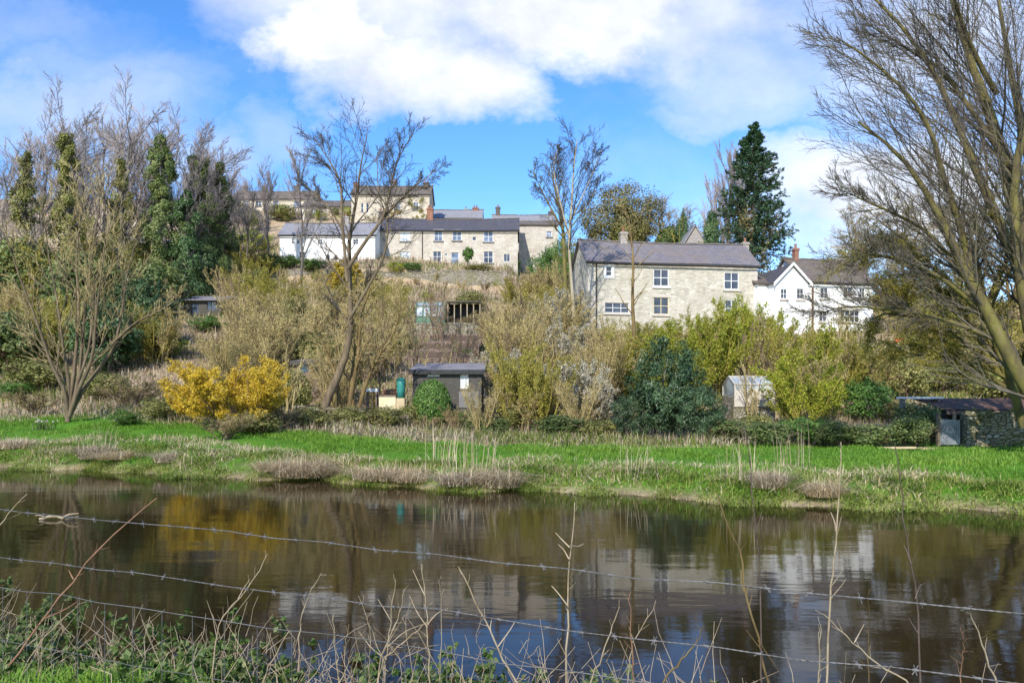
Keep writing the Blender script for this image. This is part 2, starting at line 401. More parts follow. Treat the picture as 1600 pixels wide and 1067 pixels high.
def ground_z(X, Y):
    X = np.asarray(X, float); Y = np.asarray(Y, float)
    s = (Y - bank_far(X)) / 1.1
    sl = sst(2, -20, X)
    z = 0.40 * sst(-0.05, 1.3, s) + np.maximum(s, 0) * (0.007 + 0.125 * sl) * (1 - 0.0 * s)
    z = np.where(s > 12, 0.40 + 12 * (0.007 + 0.125 * sl) + (s - 12) * 0.01, z)
    # hill
    d = Y - 39.0
    ramp_ = np.where(d > 0, 0.28 * (np.sqrt(d * d + 9) - 3), 0)
    step = sst(94.7, 95.3, Y) * 1.6 * sst(-38, -34, X) * sst(2, -1, X)
    steep = np.maximum(Y - 113, 0) * 0.18 * sst(4, -12, X)
    cap = lerp_tab(X, [-80, -40, -25, -14, 2, 10, 22, 60], [44, 39, 35, 31, 25, 18, 14, 13])
    h = ramp_ + steep
    k = 3.0
    h = np.where(h < cap - k, h, cap - k + k * np.tanh((h - cap + k) / k)) + step
    z = z + h
    # channel and near bank
    sn = bank_near(X) - Y
    nb = 0.38 * sst(-0.05, 1.5, sn) + 0.02 * np.maximum(sn, 0)
    z = np.where(s <= 0, -0.75 * sst(0, -1.6, s) * sst(0, -1.4, sn), z)
    z = np.where(sn > 0, nb, z)
    # lumps
    lump = (np.sin(X * 1.7 + 0.6 * Y) * np.sin(Y * 1.3 - 0.4 * X) * 0.09 + np.sin(X * 0.53 + 2) * np.sin(Y * 0.47) * 0.18 * sst(20, 60, Y))
    z = z + lump * sst(0.6, 2.5, s)
    return z

def gz(x, y): return float(ground_z(x, y))

def G(px, py, Ymin=6.0):
    """the point of the ground seen at a photo pixel"""
    Ys = np.arange(Ymin, 260, 0.1)
    X = (px - 800) / F * Ys
    zr = CZ + (HOR - py) / F * Ys
    hit = np.nonzero(ground_z(X, Ys) >= zr)[0]
    i = hit[0] if len(hit) else len(Ys) - 1
    return np.array([X[i], Ys[i], float(ground_z(X[i], Ys[i]))])

def on_ground(px, Y):
    X = (px - 800) / F * Y
    return np.array([X, Y, gz(X, Y)])

def axis(stops):
    out = []
    for a, b, st in stops: out.append(np.arange(a, b, st))
    return np.concatenate(out)
ys = axis([(-60, -4, 4), (-4, 9, 0.16), (9, 13, 0.4), (13, 36, 0.22), (36, 120, 0.6), (120, 200, 3), (200, 901, 50)])
xs = axis([(-600, -150, 50), (-150, -45, 5), (-45, -22, 0.8), (-22, 14, 0.25), (14, 45, 0.8), (45, 150, 5), (150, 601, 50)])
GX, GY = np.meshgrid(xs, ys)
GZ = ground_z(GX, GY)
nx_, ny_ = len(xs), len(ys)
idx = np.arange(nx_ * ny_).reshape(ny_, nx_)
Qg = np.stack([idx[:-1, :-1], idx[:-1, 1:], idx[1:, 1:], idx[1:, :-1]], -1).reshape(-1, 4)
S_far = (GY - bank_far(GX)) / 1.1
# how grassy the ground is: the water meadow strip and the near bank are turf, the hill is scrubland
edge = lerp_tab(GX, [-40, -20, -7, 5, 14, 30], [7.5, 8.5, 9, 12, 17, 20])
grassy = sst(.1, .6, S_far) * sst(1.5, 0, S_far - edge) + (GY < bank_near(GX)) * 0.8
me = make_mesh('ground', np.stack([GX, GY, GZ], -1).reshape(-1, 3), [Qg], grassy.ravel(), True)

m, nt, b = newmat('ground_earth')
tc = nd(nt, 'ShaderNodeTexCoord')
at = nd(nt, 'ShaderNodeAttribute', attribute_name='rnd')
n1 = nd(nt, 'ShaderNodeTexNoise', i_Scale=0.22, i_Detail=8, i_Roughness=0.7)
n2 = nd(nt, 'ShaderNodeTexNoise', i_Scale=1.6, i_Detail=8, i_Roughness=0.75)
for n in (n1, n2): nt.links.new(tc.outputs['Object'], n.inputs['Vector'])
scrub = ramp(nt, [(0.3, (0.18, 0.13, 0.085)), (0.45, (0.36, 0.28, 0.19)), (0.55, (0.42, 0.34, 0.23)), (0.62, (0.22, 0.22, 0.06)), (0.72, (0.12, 0.22, 0.04))], n1.outputs['Fac'])
fine = ramp(nt, [(0.3, (0.55, 0.52, 0.5)), (0.6, (1.15, 1.1, 1.05))], n2.outputs['Fac'])
mul = nd(nt, 'ShaderNodeMix', data_type='RGBA', blend_type='MULTIPLY', i_0=1.0)
nt.links.new(scrub.outputs[0], mul.inputs[6]); nt.links.new(fine.outputs[0], mul.inputs[7])
turf = ramp(nt, [(0.3, (0.05, 0.11, 0.012)), (0.5, (0.08, 0.2, 0.015)), (0.7, (0.13, 0.2, 0.03))], n2.outputs['Fac'])
mx = nd(nt, 'ShaderNodeMix', data_type='RGBA')
nt.links.new(at.outputs['Fac'], mx.inputs[0]); nt.links.new(mul.outputs[2], mx.inputs[6]); nt.links.new(turf.outputs[0], mx.inputs[7])
nt.links.new(mx.outputs[2], b.inputs['Base Color'])
b.inputs['Roughness'].default_value = 0.95; b.inputs['Specular IOR Level'].default_value = 0.1
bp = nd(nt, 'ShaderNodeBump', i_Strength=0.8, i_Distance=0.15)
nt.links.new(n2.outputs['Fac'], bp.inputs['Height']); nt.links.new(bp.outputs[0], b.inputs['Normal'])
tag(link(me, 'ground', m), kind='structure')

# ------------------------------------------------------------------ river
# trim the sheet to the channel: a strip whose two edges run just inside the banks
Xs = np.arange(-160, 120.1, 2.0)
V = np.concatenate([np.stack([Xs, bank_near(Xs) - 1.0, Xs * 0], 1), np.stack([Xs, bank_far(Xs) + 1.0, Xs * 0], 1)])
k = len(Xs); i = np.arange(k - 1)
Q = np.stack([i, i + 1, i + 1 + k, i + k], 1)
m, nt, b = newmat('river_water')
b.inputs['Base Color'].default_value = (0.019, 0.0125, 0.005, 1)
b.inputs['Roughness'].default_value = 0.035
b.inputs['IOR'].default_value = 1.333; b.inputs['Specular IOR Level'].default_value = 0.26
tc = nd(nt, 'ShaderNodeTexCoord')
mp = nd(nt, 'ShaderNodeMapping'); mp.inputs['Rotation'].default_value = (0, 0, math.radians(24)); mp.inputs['Scale'].default_value = (0.6, 1.6, 1)
nt.links.new(tc.outputs['Object'], mp.inputs[0])
na = nd(nt, 'ShaderNodeTexNoise', i_Scale=1.1, i_Detail=3, i_Roughness=0.5)
nb_ = nd(nt, 'ShaderNodeTexNoise', i_Scale=6.5, i_Detail=4, i_Roughness=0.6)
for n in (na, nb_): nt.links.new(mp.outputs[0], n.inputs['Vector'])
ad = nd(nt, 'ShaderNodeMath', operation='MULTIPLY_ADD', i_1=0.16); nt.links.new(nb_.outputs['Fac'], ad.inputs[0]); nt.links.new(na.outputs['Fac'], ad.inputs[2])
bp = nd(nt, 'ShaderNodeBump', i_Strength=0.05, i_Distance=0.08)
nt.links.new(ad.outputs[0], bp.inputs['Height']); nt.links.new(bp.outputs[0], b.inputs['Normal'])
tag(link(make_mesh('river_water', V, [Q], None, True), 'river_water', m), kind='structure')

# ------------------------------------------------------------------ sky, sun, camera
SUN = nrm(np.array([-0.30, -0.85, 0.66]))
w = bpy.data.worlds.new('World'); SC.world = w; w.use_nodes = True
nt = w.node_tree
bg = nt.nodes['Background']
sky = nd(nt, 'ShaderNodeTexSky', sky_type='NISHITA', sun_disc=False)
sky.sun_elevation = math.asin(SUN[2]); sky.sun_rotation = math.atan2(SUN[0], SUN[1])
sky.air_density = 1.0; sky.dust_density = 0.15; sky.ozone_density = 3.0; sky.altitude = 200
tc = nd(nt, 'ShaderNodeTexCoord')
sp = nd(nt, 'ShaderNodeSeparateXYZ'); nt.links.new(tc.outputs['Generated'], sp.inputs[0])
def mth(op, a, b=None, c=None, clamp=False):
    n = nt.nodes.new('ShaderNodeMath'); n.operation = op; n.use_clamp = clamp
    for i, x in enumerate((a, b, c)):
        if x is None: continue
        if isinstance(x, (int, float)): n.inputs[i].default_value = x
        else: nt.links.new(x, n.inputs[i])
    return n.outputs[0]
yy = mth('MAXIMUM', mth('ABSOLUTE', sp.outputs[1]), 0.08)
u = mth('DIVIDE', sp.outputs[0], yy); v = mth('DIVIDE', sp.outputs[2], yy)
cb = nd(nt, 'ShaderNodeCombineXYZ'); nt.links.new(u, cb.inputs[0]); nt.links.new(v, cb.inputs[1])
mp = nd(nt, 'ShaderNodeMapping'); mp.inputs['Scale'].default_value = (1.0, 1.35, 1); nt.links.new(cb.outputs[0], mp.inputs[0])
def noise(scale, detail, rough=0.6, off=0.0):
    n = nd(nt, 'ShaderNodeTexNoise', i_Scale=scale, i_Detail=detail, i_Roughness=rough)
    if off:
        m2 = nd(nt, 'ShaderNodeMapping'); m2.inputs['Location'].default_value = (off, off * 0.7, off * 0.3)
        nt.links.new(mp.outputs[0], m2.inputs[0]); nt.links.new(m2.outputs[0], n.inputs['Vector'])
    else: nt.links.new(mp.outputs[0], n.inputs['Vector'])
    return n.outputs['Fac']
wa, wb = noise(5.0, 7, 0.62), noise(5.0, 7, 0.62, 7.3)
uu = mth('MULTIPLY_ADD', mth('SUBTRACT', wa, 0.5), 0.26, u)
vv = mth('MULTIPLY_ADD', mth('SUBTRACT', wb, 0.5), 0.20, v)
def blob(cx, cy, rx, ry, amp, soft=1.0):
    a = mth('MULTIPLY', mth('SUBTRACT', uu, (cx - 800) / F), F / rx)
    b_ = mth('MULTIPLY', mth('SUBTRACT', vv, (HOR - cy) / F), F / ry)
    q = mth('SUBTRACT', 1.0, mth('ADD', mth('MULTIPLY', a, a), mth('MULTIPLY', b_, b_)))
    return mth('MULTIPLY', mth('MULTIPLY', q, 2.2 / soft, clamp=True), amp)
dens = None
for bl in [(650, -30, 370, 150, 1, 2.3), (615, 95, 182, 104, 1, 2.2), (735, 118, 160, 88, 1, 2.1), (520, 60, 130, 85, .95, 1.6), (900, 20, 265, 96, .95, 1.7),
           (1090, 40, 230, 110, .68, 2.0), (1200, 120, 210, 95, .52, 2.2), (1450, 60, 320, 210, .62, 2.2), (1390, 300, 260, 115, .9, 1.8), (1150, 180, 170, 40, .4, 2),
           (60, 170, 300, 75, .40, 2.2), (170, 110, 200, 50, .25, 2.4), (60, 50, 200, 45, .16, 2.4), (300, 235, 160, 60, .33, 2), (430, 215, 90, 60, .25, 2)]:
    x = blob(*bl)
    dens = x if dens is None else mth('MAXIMUM', dens, x)
# wisps and thin streaks over the whole sky
wisp = mth('MULTIPLY', mth('SUBTRACT', noise(2.6, 9, 0.6, 3.1), 0.50, clamp=True), 1.1, clamp=True)
dens = mth('ADD', dens, mth('MULTIPLY', wisp, mth('SUBTRACT', 1.0, dens, clamp=True)), clamp=True)
shade = noise(7.0, 8, 0.6, 11.0)
cl = ramp(nt, [(0.3, (2.8, 3.05, 3.65)), (0.58, (4.25, 4.3, 4.45))], shade)
hs = nd(nt, 'ShaderNodeHueSaturation'); hs.inputs['Saturation'].default_value = 1.28; hs.inputs['Value'].default_value = 1.0; hs.inputs['Hue'].default_value = 0.508
nt.links.new(sky.outputs[0], hs.inputs['Color'])
mx = nd(nt, 'ShaderNodeMix', data_type='RGBA')
nt.links.new(dens, mx.inputs[0]); nt.links.new(hs.outputs[0], mx.inputs[6]); nt.links.new(cl.outputs[0], mx.inputs[7])
nt.links.new(mx.outputs[2], bg.inputs['Color'])
bg.inputs['Strength'].default_value = 0.15

sd = bpy.data.lights.new('sun', 'SUN'); sd.energy = 3.5; sd.angle = math.radians(0.5); sd.color = (1.0, 0.95, 0.86)
so = bpy.data.objects.new('sun', sd); COL.objects.link(so)
so.rotation_euler = Vector(SUN).to_track_quat('Z', 'Y').to_euler()
so.location = (0, 0, 60)

cd = bpy.data.cameras.new('camera'); cam = bpy.data.objects.new('camera', cd); COL.objects.link(cam)
cd.sensor_width = 36; cd.lens = F / 1600 * 36; cd.shift_y = (HOR - 533.5) / 1600
cd.clip_start = 0.05; cd.clip_end = 5000
cam.location = (0, 0, CZ); cam.rotation_euler = (math.radians(90), 0, 0)
SC.camera = cam
SC.view_settings.view_transform = 'Standard'; SC.view_settings.look = 'None'
SC.view_settings.gamma = 1.0; SC.view_settings.exposure = 0.85
SC.cycles.max_bounces = 6; SC.cycles.diffuse_bounces = 3; SC.cycles.transparent_max_bounces = 6
SC.cycles.use_denoising = True
# ------------------------------------------------------------------ houses
def wall_grid(mb, L, z0, z1, holes, depth=0.14, y=0.0):
    xs_ = sorted({0.0, L, *[h[0] for h in holes], *[h[1] for h in holes]})
    zs_ = sorted({z0, z1, *[h[2] for h in holes], *[h[3] for h in holes]})
    for i in range(len(xs_) - 1):
        for j in range(len(zs_) - 1):
            cx, cz = (xs_[i] + xs_[i+1]) / 2, (zs_[j] + zs_[j+1]) / 2
            if any(h[0] < cx < h[1] and h[2] < cz < h[3] for h in holes): continue
            mb.quad((xs_[i], y, zs_[j]), (xs_[i+1], y, zs_[j]), (xs_[i+1], y, zs_[j+1]), (xs_[i], y, zs_[j+1]))
    for a, b_, c, d in holes:
        e = y + depth
        mb.quad((a, y, c), (a, e, c), (a, e, d), (a, y, d)); mb.quad((b_, e, c), (b_, y, c), (b_, y, d), (b_, e, d))
        mb.quad((a, y, d), (a, e, d), (b_, e, d), (b_, y, d)); mb.quad((a, e, c), (a, y, c), (b_, y, c), (b_, e, c))

def add_window(root, w, y=0.0, frame='paint_white', glass='glass', sill=None, lintel=None, nx=2, nz=2, surround=None, door=False):
    a, b_, c, d = w
    if glass == 'glass_blue': glass = ('glass_blue', 'glass', 'glass_blue', 'glass_pale')[int(rng.integers(4))]
    t = max(0.045, 0.045 * min(b_ - a, d - c))
    fm = MB(); f0, f1 = y + 0.045, y + 0.10
    fm.box((a, f0, c), (a + t, f1, d)); fm.box((b_ - t, f0, c), (b_, f1, d))
    fm.box((a + t, f0, c), (b_ - t, f1, c + t)); fm.box((a + t, f0, d - t), (b_ - t, f1, d))
    for i in range(1, nx):
        x = a + (b_ - a) * i / nx; fm.box((x - t*0.4, f0 + .004, c + t), (x + t*0.4, f1 - .004, d - t))
    for j in range(1, nz):
        z = c + (d - c) * j / nz
        for i in range(nx):
            xa = a + (b_ - a) * i / nx + (t if i == 0 else t*0.4); xb = a + (b_ - a) * (i + 1) / nx - (t if i == nx - 1 else t*0.4)
            fm.box((xa, f0 + .006, z - t*0.4), (xb, f1 - .006, z + t*0.4))
    wn = fm.build('door' if door else 'window', M[frame], root)
    g = MB(); g.quad((a + t*.5, y + 0.085, c + t*.5), (b_ - t*.5, y + 0.085, c + t*.5), (b_ - t*.5, y + 0.085, d - t*.5), (a + t*.5, y + 0.085, d - t*.5))
    g.build('pane', M[glass], wn)
    if sill:
        s = MB(); s.box((a - 0.14, y - 0.12, c - 0.17), (b_ + 0.14, y + 0.04, c - 0.003)); s.build('sill', M[sill], wn)
    if lintel:
        s = MB(); s.box((a - 0.18, y - 0.035, d + 0.003), (b_ + 0.18, y + 0.05, d + 0.27)); s.build('lintel', M[lintel], wn)
    if surround:
        s = MB(); q = 0.2
        s.box((a - q, y - 0.03, c - q), (a - .002, y + 0.04, d + q)); s.box((b_ + .002, y - 0.03, c - q), (b_ + q, y + 0.04, d + q))
        s.box((a - .002, y - 0.03, d + .002), (b_ + .002, y + 0.04, d + q)); s.box((a - .002, y - 0.03, c - q), (b_ + .002, y + 0.04, c - .002))
        s.build('surround', M[surround], wn)
    return wn

class Block:
    """one rectangular range of a building: front wall along local +x, depth along local +y"""
    def __init__(s, px0, px1, Y0, Y1, py_base, py_eave):
        s.px0, s.Y0 = px0, Y0
        s.A = P(px0, py_base, Y0)[:2]; s.B = P(px1, py_base, Y1)[:2]
        s.zb = CZ + (HOR - py_base) / F * Y0
        s.ze = CZ + (HOR - py_eave) / F * Y0
        s.L = float(np.linalg.norm(s.B - s.A)); s.rz = math.atan2(s.B[1] - s.A[1], s.B[0] - s.A[0])
        s.H = s.ze - s.zb
    def loc(s, px, py):
        k = (px - 800) / F
        d = s.B - s.A
        t = (k * s.A[1] - s.A[0]) / (d[0] - k * d[1])
        Yt = s.A[1] + d[1] * t
        return t * s.L, CZ + (HOR - py) / F * Yt - s.zb
    def rect(s, cx, cy, w, h):
        x0, z0 = s.loc(cx - w / 2, cy + h / 2); x1, z1 = s.loc(cx + w / 2, cy - h / 2)
        return (x0, x1, z0, z1)

def roof_slab(mb, a, b_, c, d, th=0.12):
    """a thick sheet on the quad a b c d"""
    a, b_, c, d = map(np.array, (a, b_, c, d))
    n = np.cross(b_ - a, d - a); n = n / np.linalg.norm(n) * th
    V = [a, b_, c, d, a - n, b_ - n, c - n, d - n]
    mb.add(V, np.array([(0,1,2,3),(7,6,5,4),(0,4,5,1),(1,5,6,2),(2,6,7,3),(3,7,4,0)]))

def range_(root, bl, D, py_ridge, wall, roof, wins=(), ox=0.0, oy=0.0, oz=0.0, found=4.0, over=0.25, gutter=True, front=True):
    """walls with gables at both ends, a pitched roof with its ridge along x, windows"""
    L, H = bl.L, bl.H
    zr = CZ + (HOR - py_ridge) / F * (bl.Y0 + D / 2) - bl.zb
    holes = [bl.rect(*w_[:4]) for w_ in wins]
    holes = [(max(a, .1), min(b_, L - .1), c, min(d, H - .06)) for a, b_, c, d in holes]
    mb = MB()
    wall_grid(mb, L, -found, H, holes)
    mb.quad((L, D, -found), (0, D, -found), (0, D, H), (L, D, H))
    for x in (0, L):
        mb.quad((x, 0, -found), (x, D, -found), (x, D, H), (x, 0, H)); mb.tri((x, 0, H), (x, D, H), (x, D / 2, zr))
    o = mb.build('wall', M[wall], root, loc=(ox, oy, oz))
    r = MB(); e = over; sl = (zr - H) / (D / 2); lift = 0.14
    # old roofs sag between the gables and wander a little
    ns = max(6, int(L / 1.6)); ex = np.linspace(-e, L + e, ns + 1); tt_ = np.linspace(0, 1, ns + 1)
    rz_ = zr + lift - (.012 * L * np.sin(tt_ * math.pi)) * .6 - .05 * np.abs(np.sin(tt_ * 9 + L)) * np.sin(tt_ * math.pi); ez_ = H - e*sl + lift + .03 * np.sin(tt_ * 7 + L)
    for i_ in range(ns):
        roof_slab(r, (ex[i_], -e, ez_[i_]), (ex[i_+1], -e, ez_[i_+1]), (ex[i_+1], D/2, rz_[i_+1]), (ex[i_], D/2, rz_[i_]))
        roof_slab(r, (ex[i_+1], D + e, ez_[i_+1]), (ex[i_], D + e, ez_[i_]), (ex[i_], D/2, rz_[i_]), (ex[i_+1], D/2, rz_[i_+1]))
    ro = r.build('roof', M[roof], root, loc=(ox, oy, oz))
    rt = MB()
    for xx in np.arange(-e, L + e - .2, .46):
        zz_ = float(np.interp(xx + .22, ex, rz_)); rt.rbox((xx + .22, D/2, zz_ + .03 + .012 * rng.normal()), (.44, .28, .12), .02 * rng.normal(), .02 * rng.normal())
    rt.build('ridge_tiles', M['trim_dark'], ro)
    if gutter:
        g = MB(); V, Q, a = tubes(np.array([[(-e, -e - 0.06, H - e*sl - 0.01), (L/2, -e - 0.06, H - e*sl - 0.02), (L + e, -e - 0.06, H - e*sl - 0.03)]]), np.full((1, 3), 0.075), 8); g.add(V, Q, a)
        g.build('gutter', M['iron'], root, loc=(ox, oy, oz))
    for w_, h in zip(wins, holes):
        kw = w_[4] if len(w_) > 4 else {}
        wn = add_window(root, h, **kw)
        wn.location = (ox, oy, oz)
    return zr

def chimney(root, bl, D, px, py_top, wpx, mat, zr, pots=2, ox=0.0, oy=0.0, dy=None):
    x, _ = bl.loc(px, 400)
    Yc = bl.Y0 + (D / 2 if dy is None else dy)
    x = x * (Yc / bl.Y0) - (Yc / bl.Y0 - 1) * 0.0
    # exact: ray at pixel meets the ridge line
    c, s_ = math.cos(bl.rz), math.sin(bl.rz)
    yl = D / 2 if dy is None else dy
    o = np.array([bl.A[0] - s_ * yl, bl.A[1] + c * yl]); k = (px - 800) / F
    x = (k * o[1] - o[0]) / (c - k * s_)
    w_ = wpx * Yc / F
    zt = CZ + (HOR - py_top) / F * Yc - bl.zb
    mb = MB(); d = max(w_ * 0.8, 0.5)
    mb.box((x - w_/2, yl - d/2, zr - 1.0), (x + w_/2, yl + d/2, zt - 0.22))
    mb.box((x - w_/2 - .07, yl - d/2 - .07, zt - 0.22), (x + w_/2 + .07, yl + d/2 + .07, zt - .08))
    mb.box((x - w_/2 - .02, yl - d/2 - .02, zt - 0.08), (x + w_/2 + .02, yl + d/2 + .02, zt))
    ch = mb.build('chimney', M[mat], root, loc=(ox, oy, 0))
    for i in range(pots):
        xx = x + (i - (pots - 1) / 2) * w_ / max(pots, 1) * 0.9
        V, Q, a = tubes(np.array([[(xx, yl, zt - .02), (xx, yl, zt + .2), (xx, yl, zt + .42)]]), np.array([[.13, .11, .13]]), 10)
        MB().add(V, Q, a).build('chimney_pot', M['brick_red'], ch)
    return ch

def pipe(root, x, z0, z1, mat='iron', y=-0.09, r=0.055):
    V, Q, a = tubes(np.array([[(x, y, z0), (x, y, (z0 + z1)/2), (x, y, z1)]]), np.full((1, 3), r), 8)
    MB().add(V, Q, a).build('downpipe', M[mat], root)

def house(name, label, bl):
    return empty(name, (bl.A[0], bl.A[1], bl.zb), bl.rz, label, 'house')

SASH = dict(sill='trim_dark', lintel='stone_trim', glass='glass_blue')
# --- long stone terrace above the retaining wall
bl = Block(590, 809, 108, 108, 414, 360)
r = house('stone_terrace', 'long cream stone terrace with dark slate roof above the high garden wall', bl)
tw = [(633, 370, 15, 14, SASH), (685, 369, 13, 15, SASH), (714, 369, 14, 14, SASH), (741, 373, 6, 6, dict(nx=1, nz=1)), (763, 370, 15, 16, SASH),
      (633, 401, 15, 15, SASH), (604, 401, 13, 11, dict(glass='glass_pale', lintel='stone_trim')), (683, 401, 13, 16, dict(SASH, glass='glass')), (697, 398, 4, 4, dict(nx=1, nz=1)),
      (711, 404, 12, 19, dict(frame='paint_white', glass='glass_blue', lintel='stone_trim', nx=1, nz=2, door=True)), (763, 402, 15, 18, SASH), (792, 403, 10, 12, dict(nx=2, nz=1, glass='glass'))]
zr = range_(r, bl, 7.5, 343, 'stone_pink', 'slate_dark', tw)
chimney(r, bl, 7.5, 672, 326, 9, 'brick_red', zr, 2); chimney(r, bl, 7.5, 597, 331, 9, 'chim_dark', zr, 2)
pipe(r, bl.loc(660, 400)[0], -1, bl.H - .2)
# --- white cottage at the left end of the terrace
bl = Block(437, 586, 104, 104, 412, 367)
r = house('white_cottage', 'long low whitewashed cottage with grey slate roof left of the stone terrace', bl)
zr = range_(r, bl, 7, 350, 'white_wall', 'slate_grey', [(458, 377, 5, 8, {}), (466, 377, 5, 8, {}), (472, 398, 9, 9, dict(sill='stone_trim')), (525, 403, 6, 9, {}), (512, 402, 7, 8, {}),
     (556, 401, 6, 12, dict(nx=1, frame='paint_white', door=True)), (556, 378, 9, 8, {}), (500, 378, 8, 8, {})])
chimney(r, bl, 7, 541, 339, 9, 'chim_grey', zr, 1)
# --- tall house standing over the terrace
bl = Block(549, 671, 132, 132, 352, 304)
r = house('tall_stone_house', 'tall plain stone house with dark roof rising above the white cottage', bl)
zr = range_(r, bl, 7, 292, 'stone_cream', 'slate_brown', [(566, 325, 4, 15, dict(nx=1)), (574, 325, 4, 15, dict(nx=1)), (622, 322, 8, 11, SASH), (650, 322, 8, 11, SASH)])
chimney(r, bl, 7, 557, 287, 8, 'brick_red', zr, 1); chimney(r, bl, 7, 617, 284, 7, 'chim_dark', zr, 2); chimney(r, bl, 7, 666, 286, 9, 'chim_dark', zr, 2)
def climber(root, x0, x1, z0, z1, n, mat, r_=.35, per=50):
    c = np.stack([x0 + (x1 - x0) * rng.random(n), 0 * rng.random(n) - .12, z0 + (z1 - z0) * rng.random(n) ** 1.4], 1)
    q = np.repeat(c, per, 0) + ball(n * per) * r_ * np.array([1, .3, 1.2]); q[:, 1] = np.minimum(q[:, 1], -.03)
    MB().add(*leaves(q, nrm(rng.normal(size=q.shape) - np.array([0, 1.2, -.3])), .16, .7, att=np.clip(np.repeat(rng.random(n), per) * .6 + .4 * rng.random(n * per), 0, 1))).build('climber', M[mat], root)
climber(r, bl.L * .72, bl.L * .98, 0, bl.H * .95, 22, 'leaf_olive'); climber(r, bl.L * .42, bl.L * .62, 0, bl.H * .6, 14, 'leaf_mustard')
# --- rows on the skyline
bl = Block(362, 489, 150, 150, 332, 311)
r = house('hilltop_terrace', 'row of hilltop cottages with brown roof and three chimneys on the left skyline', bl)
zr = range_(r, bl, 7, 300, 'stone_cream', 'slate_brown', [(404, 318, 9, 8, SASH), (431, 318, 9, 8, SASH), (464, 319, 10, 9, SASH), (384, 318, 8, 8, SASH)])
for px in (383, 413, 464): chimney(r, bl, 7, px, 291, 7, 'chim_dark', zr, 1)
bl = Block(472, 549, 141, 141, 346, 323)
r = house('hillside_cottage', 'small pinkish stone cottage with brown roof between hilltop row and tall house', bl)
range_(r, bl, 6.5, 315, 'stone_pink', 'slate_brown', [(522, 330, 8, 7, SASH), (490, 331, 7, 7, SASH)])
bl = Block(200, 232, 118, 118, 338, 323)
r = house('hidden_house', 'cream house half hidden between the bare and the ivy clad trees', bl)
range_(r, bl, 6, 314, 'stone_cream', 'slate_brown', [(212, 329, 5, 5, SASH), (223, 329, 5, 5, SASH)])
bl = Block(668, 752, 139, 139, 350, 341)
r = house('rear_terrace', 'grey roofed row just showing over the terrace roof with a red brick chimney', bl)
zr = range_(r, bl, 7, 329, 'stone_pink', 'slate_grey')
chimney(r, bl, 7, 743, 325, 9, 'brick_red', zr, 2); chimney(r, bl, 7, 728, 327, 4, 'chim_grey', zr, 1)
bl = Block(770, 868, 126, 126, 362, 350)
r = house('end_house', 'grey roofed house behind the right end of the stone terrace with two dark chimneys', bl)
zr = range_(r, bl, 7, 337, 'stone_pink', 'slate_grey')
chimney(r, bl, 7, 778, 324, 7, 'chim_dark', zr, 1); chimney(r, bl, 7, 861, 331, 8, 'chim_dark', zr, 1)
bl = Block(811, 872, 114, 114, 396, 352)
r = house('annexe', 'blank walled pinkish stone annexe joined to the right end of the terrace', bl)
range_(r, bl, 5, 347, 'stone_pink', 'slate_brown', [(858, 366, 8, 9, SASH)], gutter=False)
# --- detached grey stone house on the right
bl = Block(919, 1183, 68, 70.2, 505, 407.5)
r = house('grey_stone_house', 'detached grey rubble stone house with purple slate roof behind the dark laurel', bl)
WH = dict(frame='paint_white', glass='glass', sill='stone_trim')
zr = range_(r, bl, 6.2, 377, 'stone_grey', 'slate', [
    (951.5, 424, 9, 14, dict(frame='paint_white', nx=1, nz=2, surround='paint_white')),
    (964, 481, 38, 15, dict(frame='paint_white', nx=3, nz=2, sill='stone_trim', surround='stone_trim')),
    (1033, 434, 24, 26, dict(WH, nx=2, nz=2, sill='paint_white')), (1033, 478, 24, 26, dict(frame='paint_cream', nx=2, nz=2, sill='stone_trim', lintel='stone_trim')),
    (1143, 439, 23, 26, dict(WH, nx=2, nz=2)), (1143, 482, 20, 26, WH)])
chimney(r, bl, 6.2, 974, 361, 11, 'chim_grey', zr, 1); chimney(r, bl, 6.2, 1164, 371, 10, 'chim_grey', zr, 1)
pipe(r, bl.loc(931.5, 450)[0], -1, bl.H - .15)
q = MB()
for i in range(16):
    z0 = -1 + i * 0.42
    if z0 + .4 > bl.H: break
    lw = 0.62 if i % 2 else 0.4
    q.box((-0.02, -0.022, z0), (lw, 0.05, z0 + 0.40)); q.box((bl.L - lw, -0.022, z0), (bl.L + .02, 0.05, z0 + 0.40))
q.build('quoin', M['stone_trim'], r)
# --- gabled house behind the grey one
bl = Block(1060, 1112, 92, 92, 410, 396)
r = house('gabled_outbuilding', 'grey gabled outbuilding peeping over the slate ridge beside the conifer', bl)
D = 6.0; L = bl.L; H = bl.H; zt = CZ + (HOR - 352) / F * 92 - bl.zb
mb = MB(); mb.quad((0,0,-4),(L,0,-4),(L,0,H),(0,0,H)); mb.tri((0,0,H),(L,0,H),(L/2,0,zt)); mb.quad((L,D,-4),(0,D,-4),(0,D,H),(L,D,H)); mb.tri((L,D,H),(0,D,H),(L/2,D,zt))
mb.quad((0,D,-4),(0,0,-4),(0,0,H),(0,D,H)); mb.quad((L,0,-4),(L,D,-4),(L,D,H),(L,0,H)); mb.build('wall', M['chim_grey'], r)
rf = MB(); roof_slab(rf, (-.2,-.2,H), (L/2,-.2,zt+.12), (L/2,D,zt+.12), (-.2,D,H)); roof_slab(rf, (L/2,-.2,zt+.12), (L+.2,-.2,H), (L+.2,D,H), (L/2,D,zt+.12)); rf.build('roof', M['slate_grey'], r)
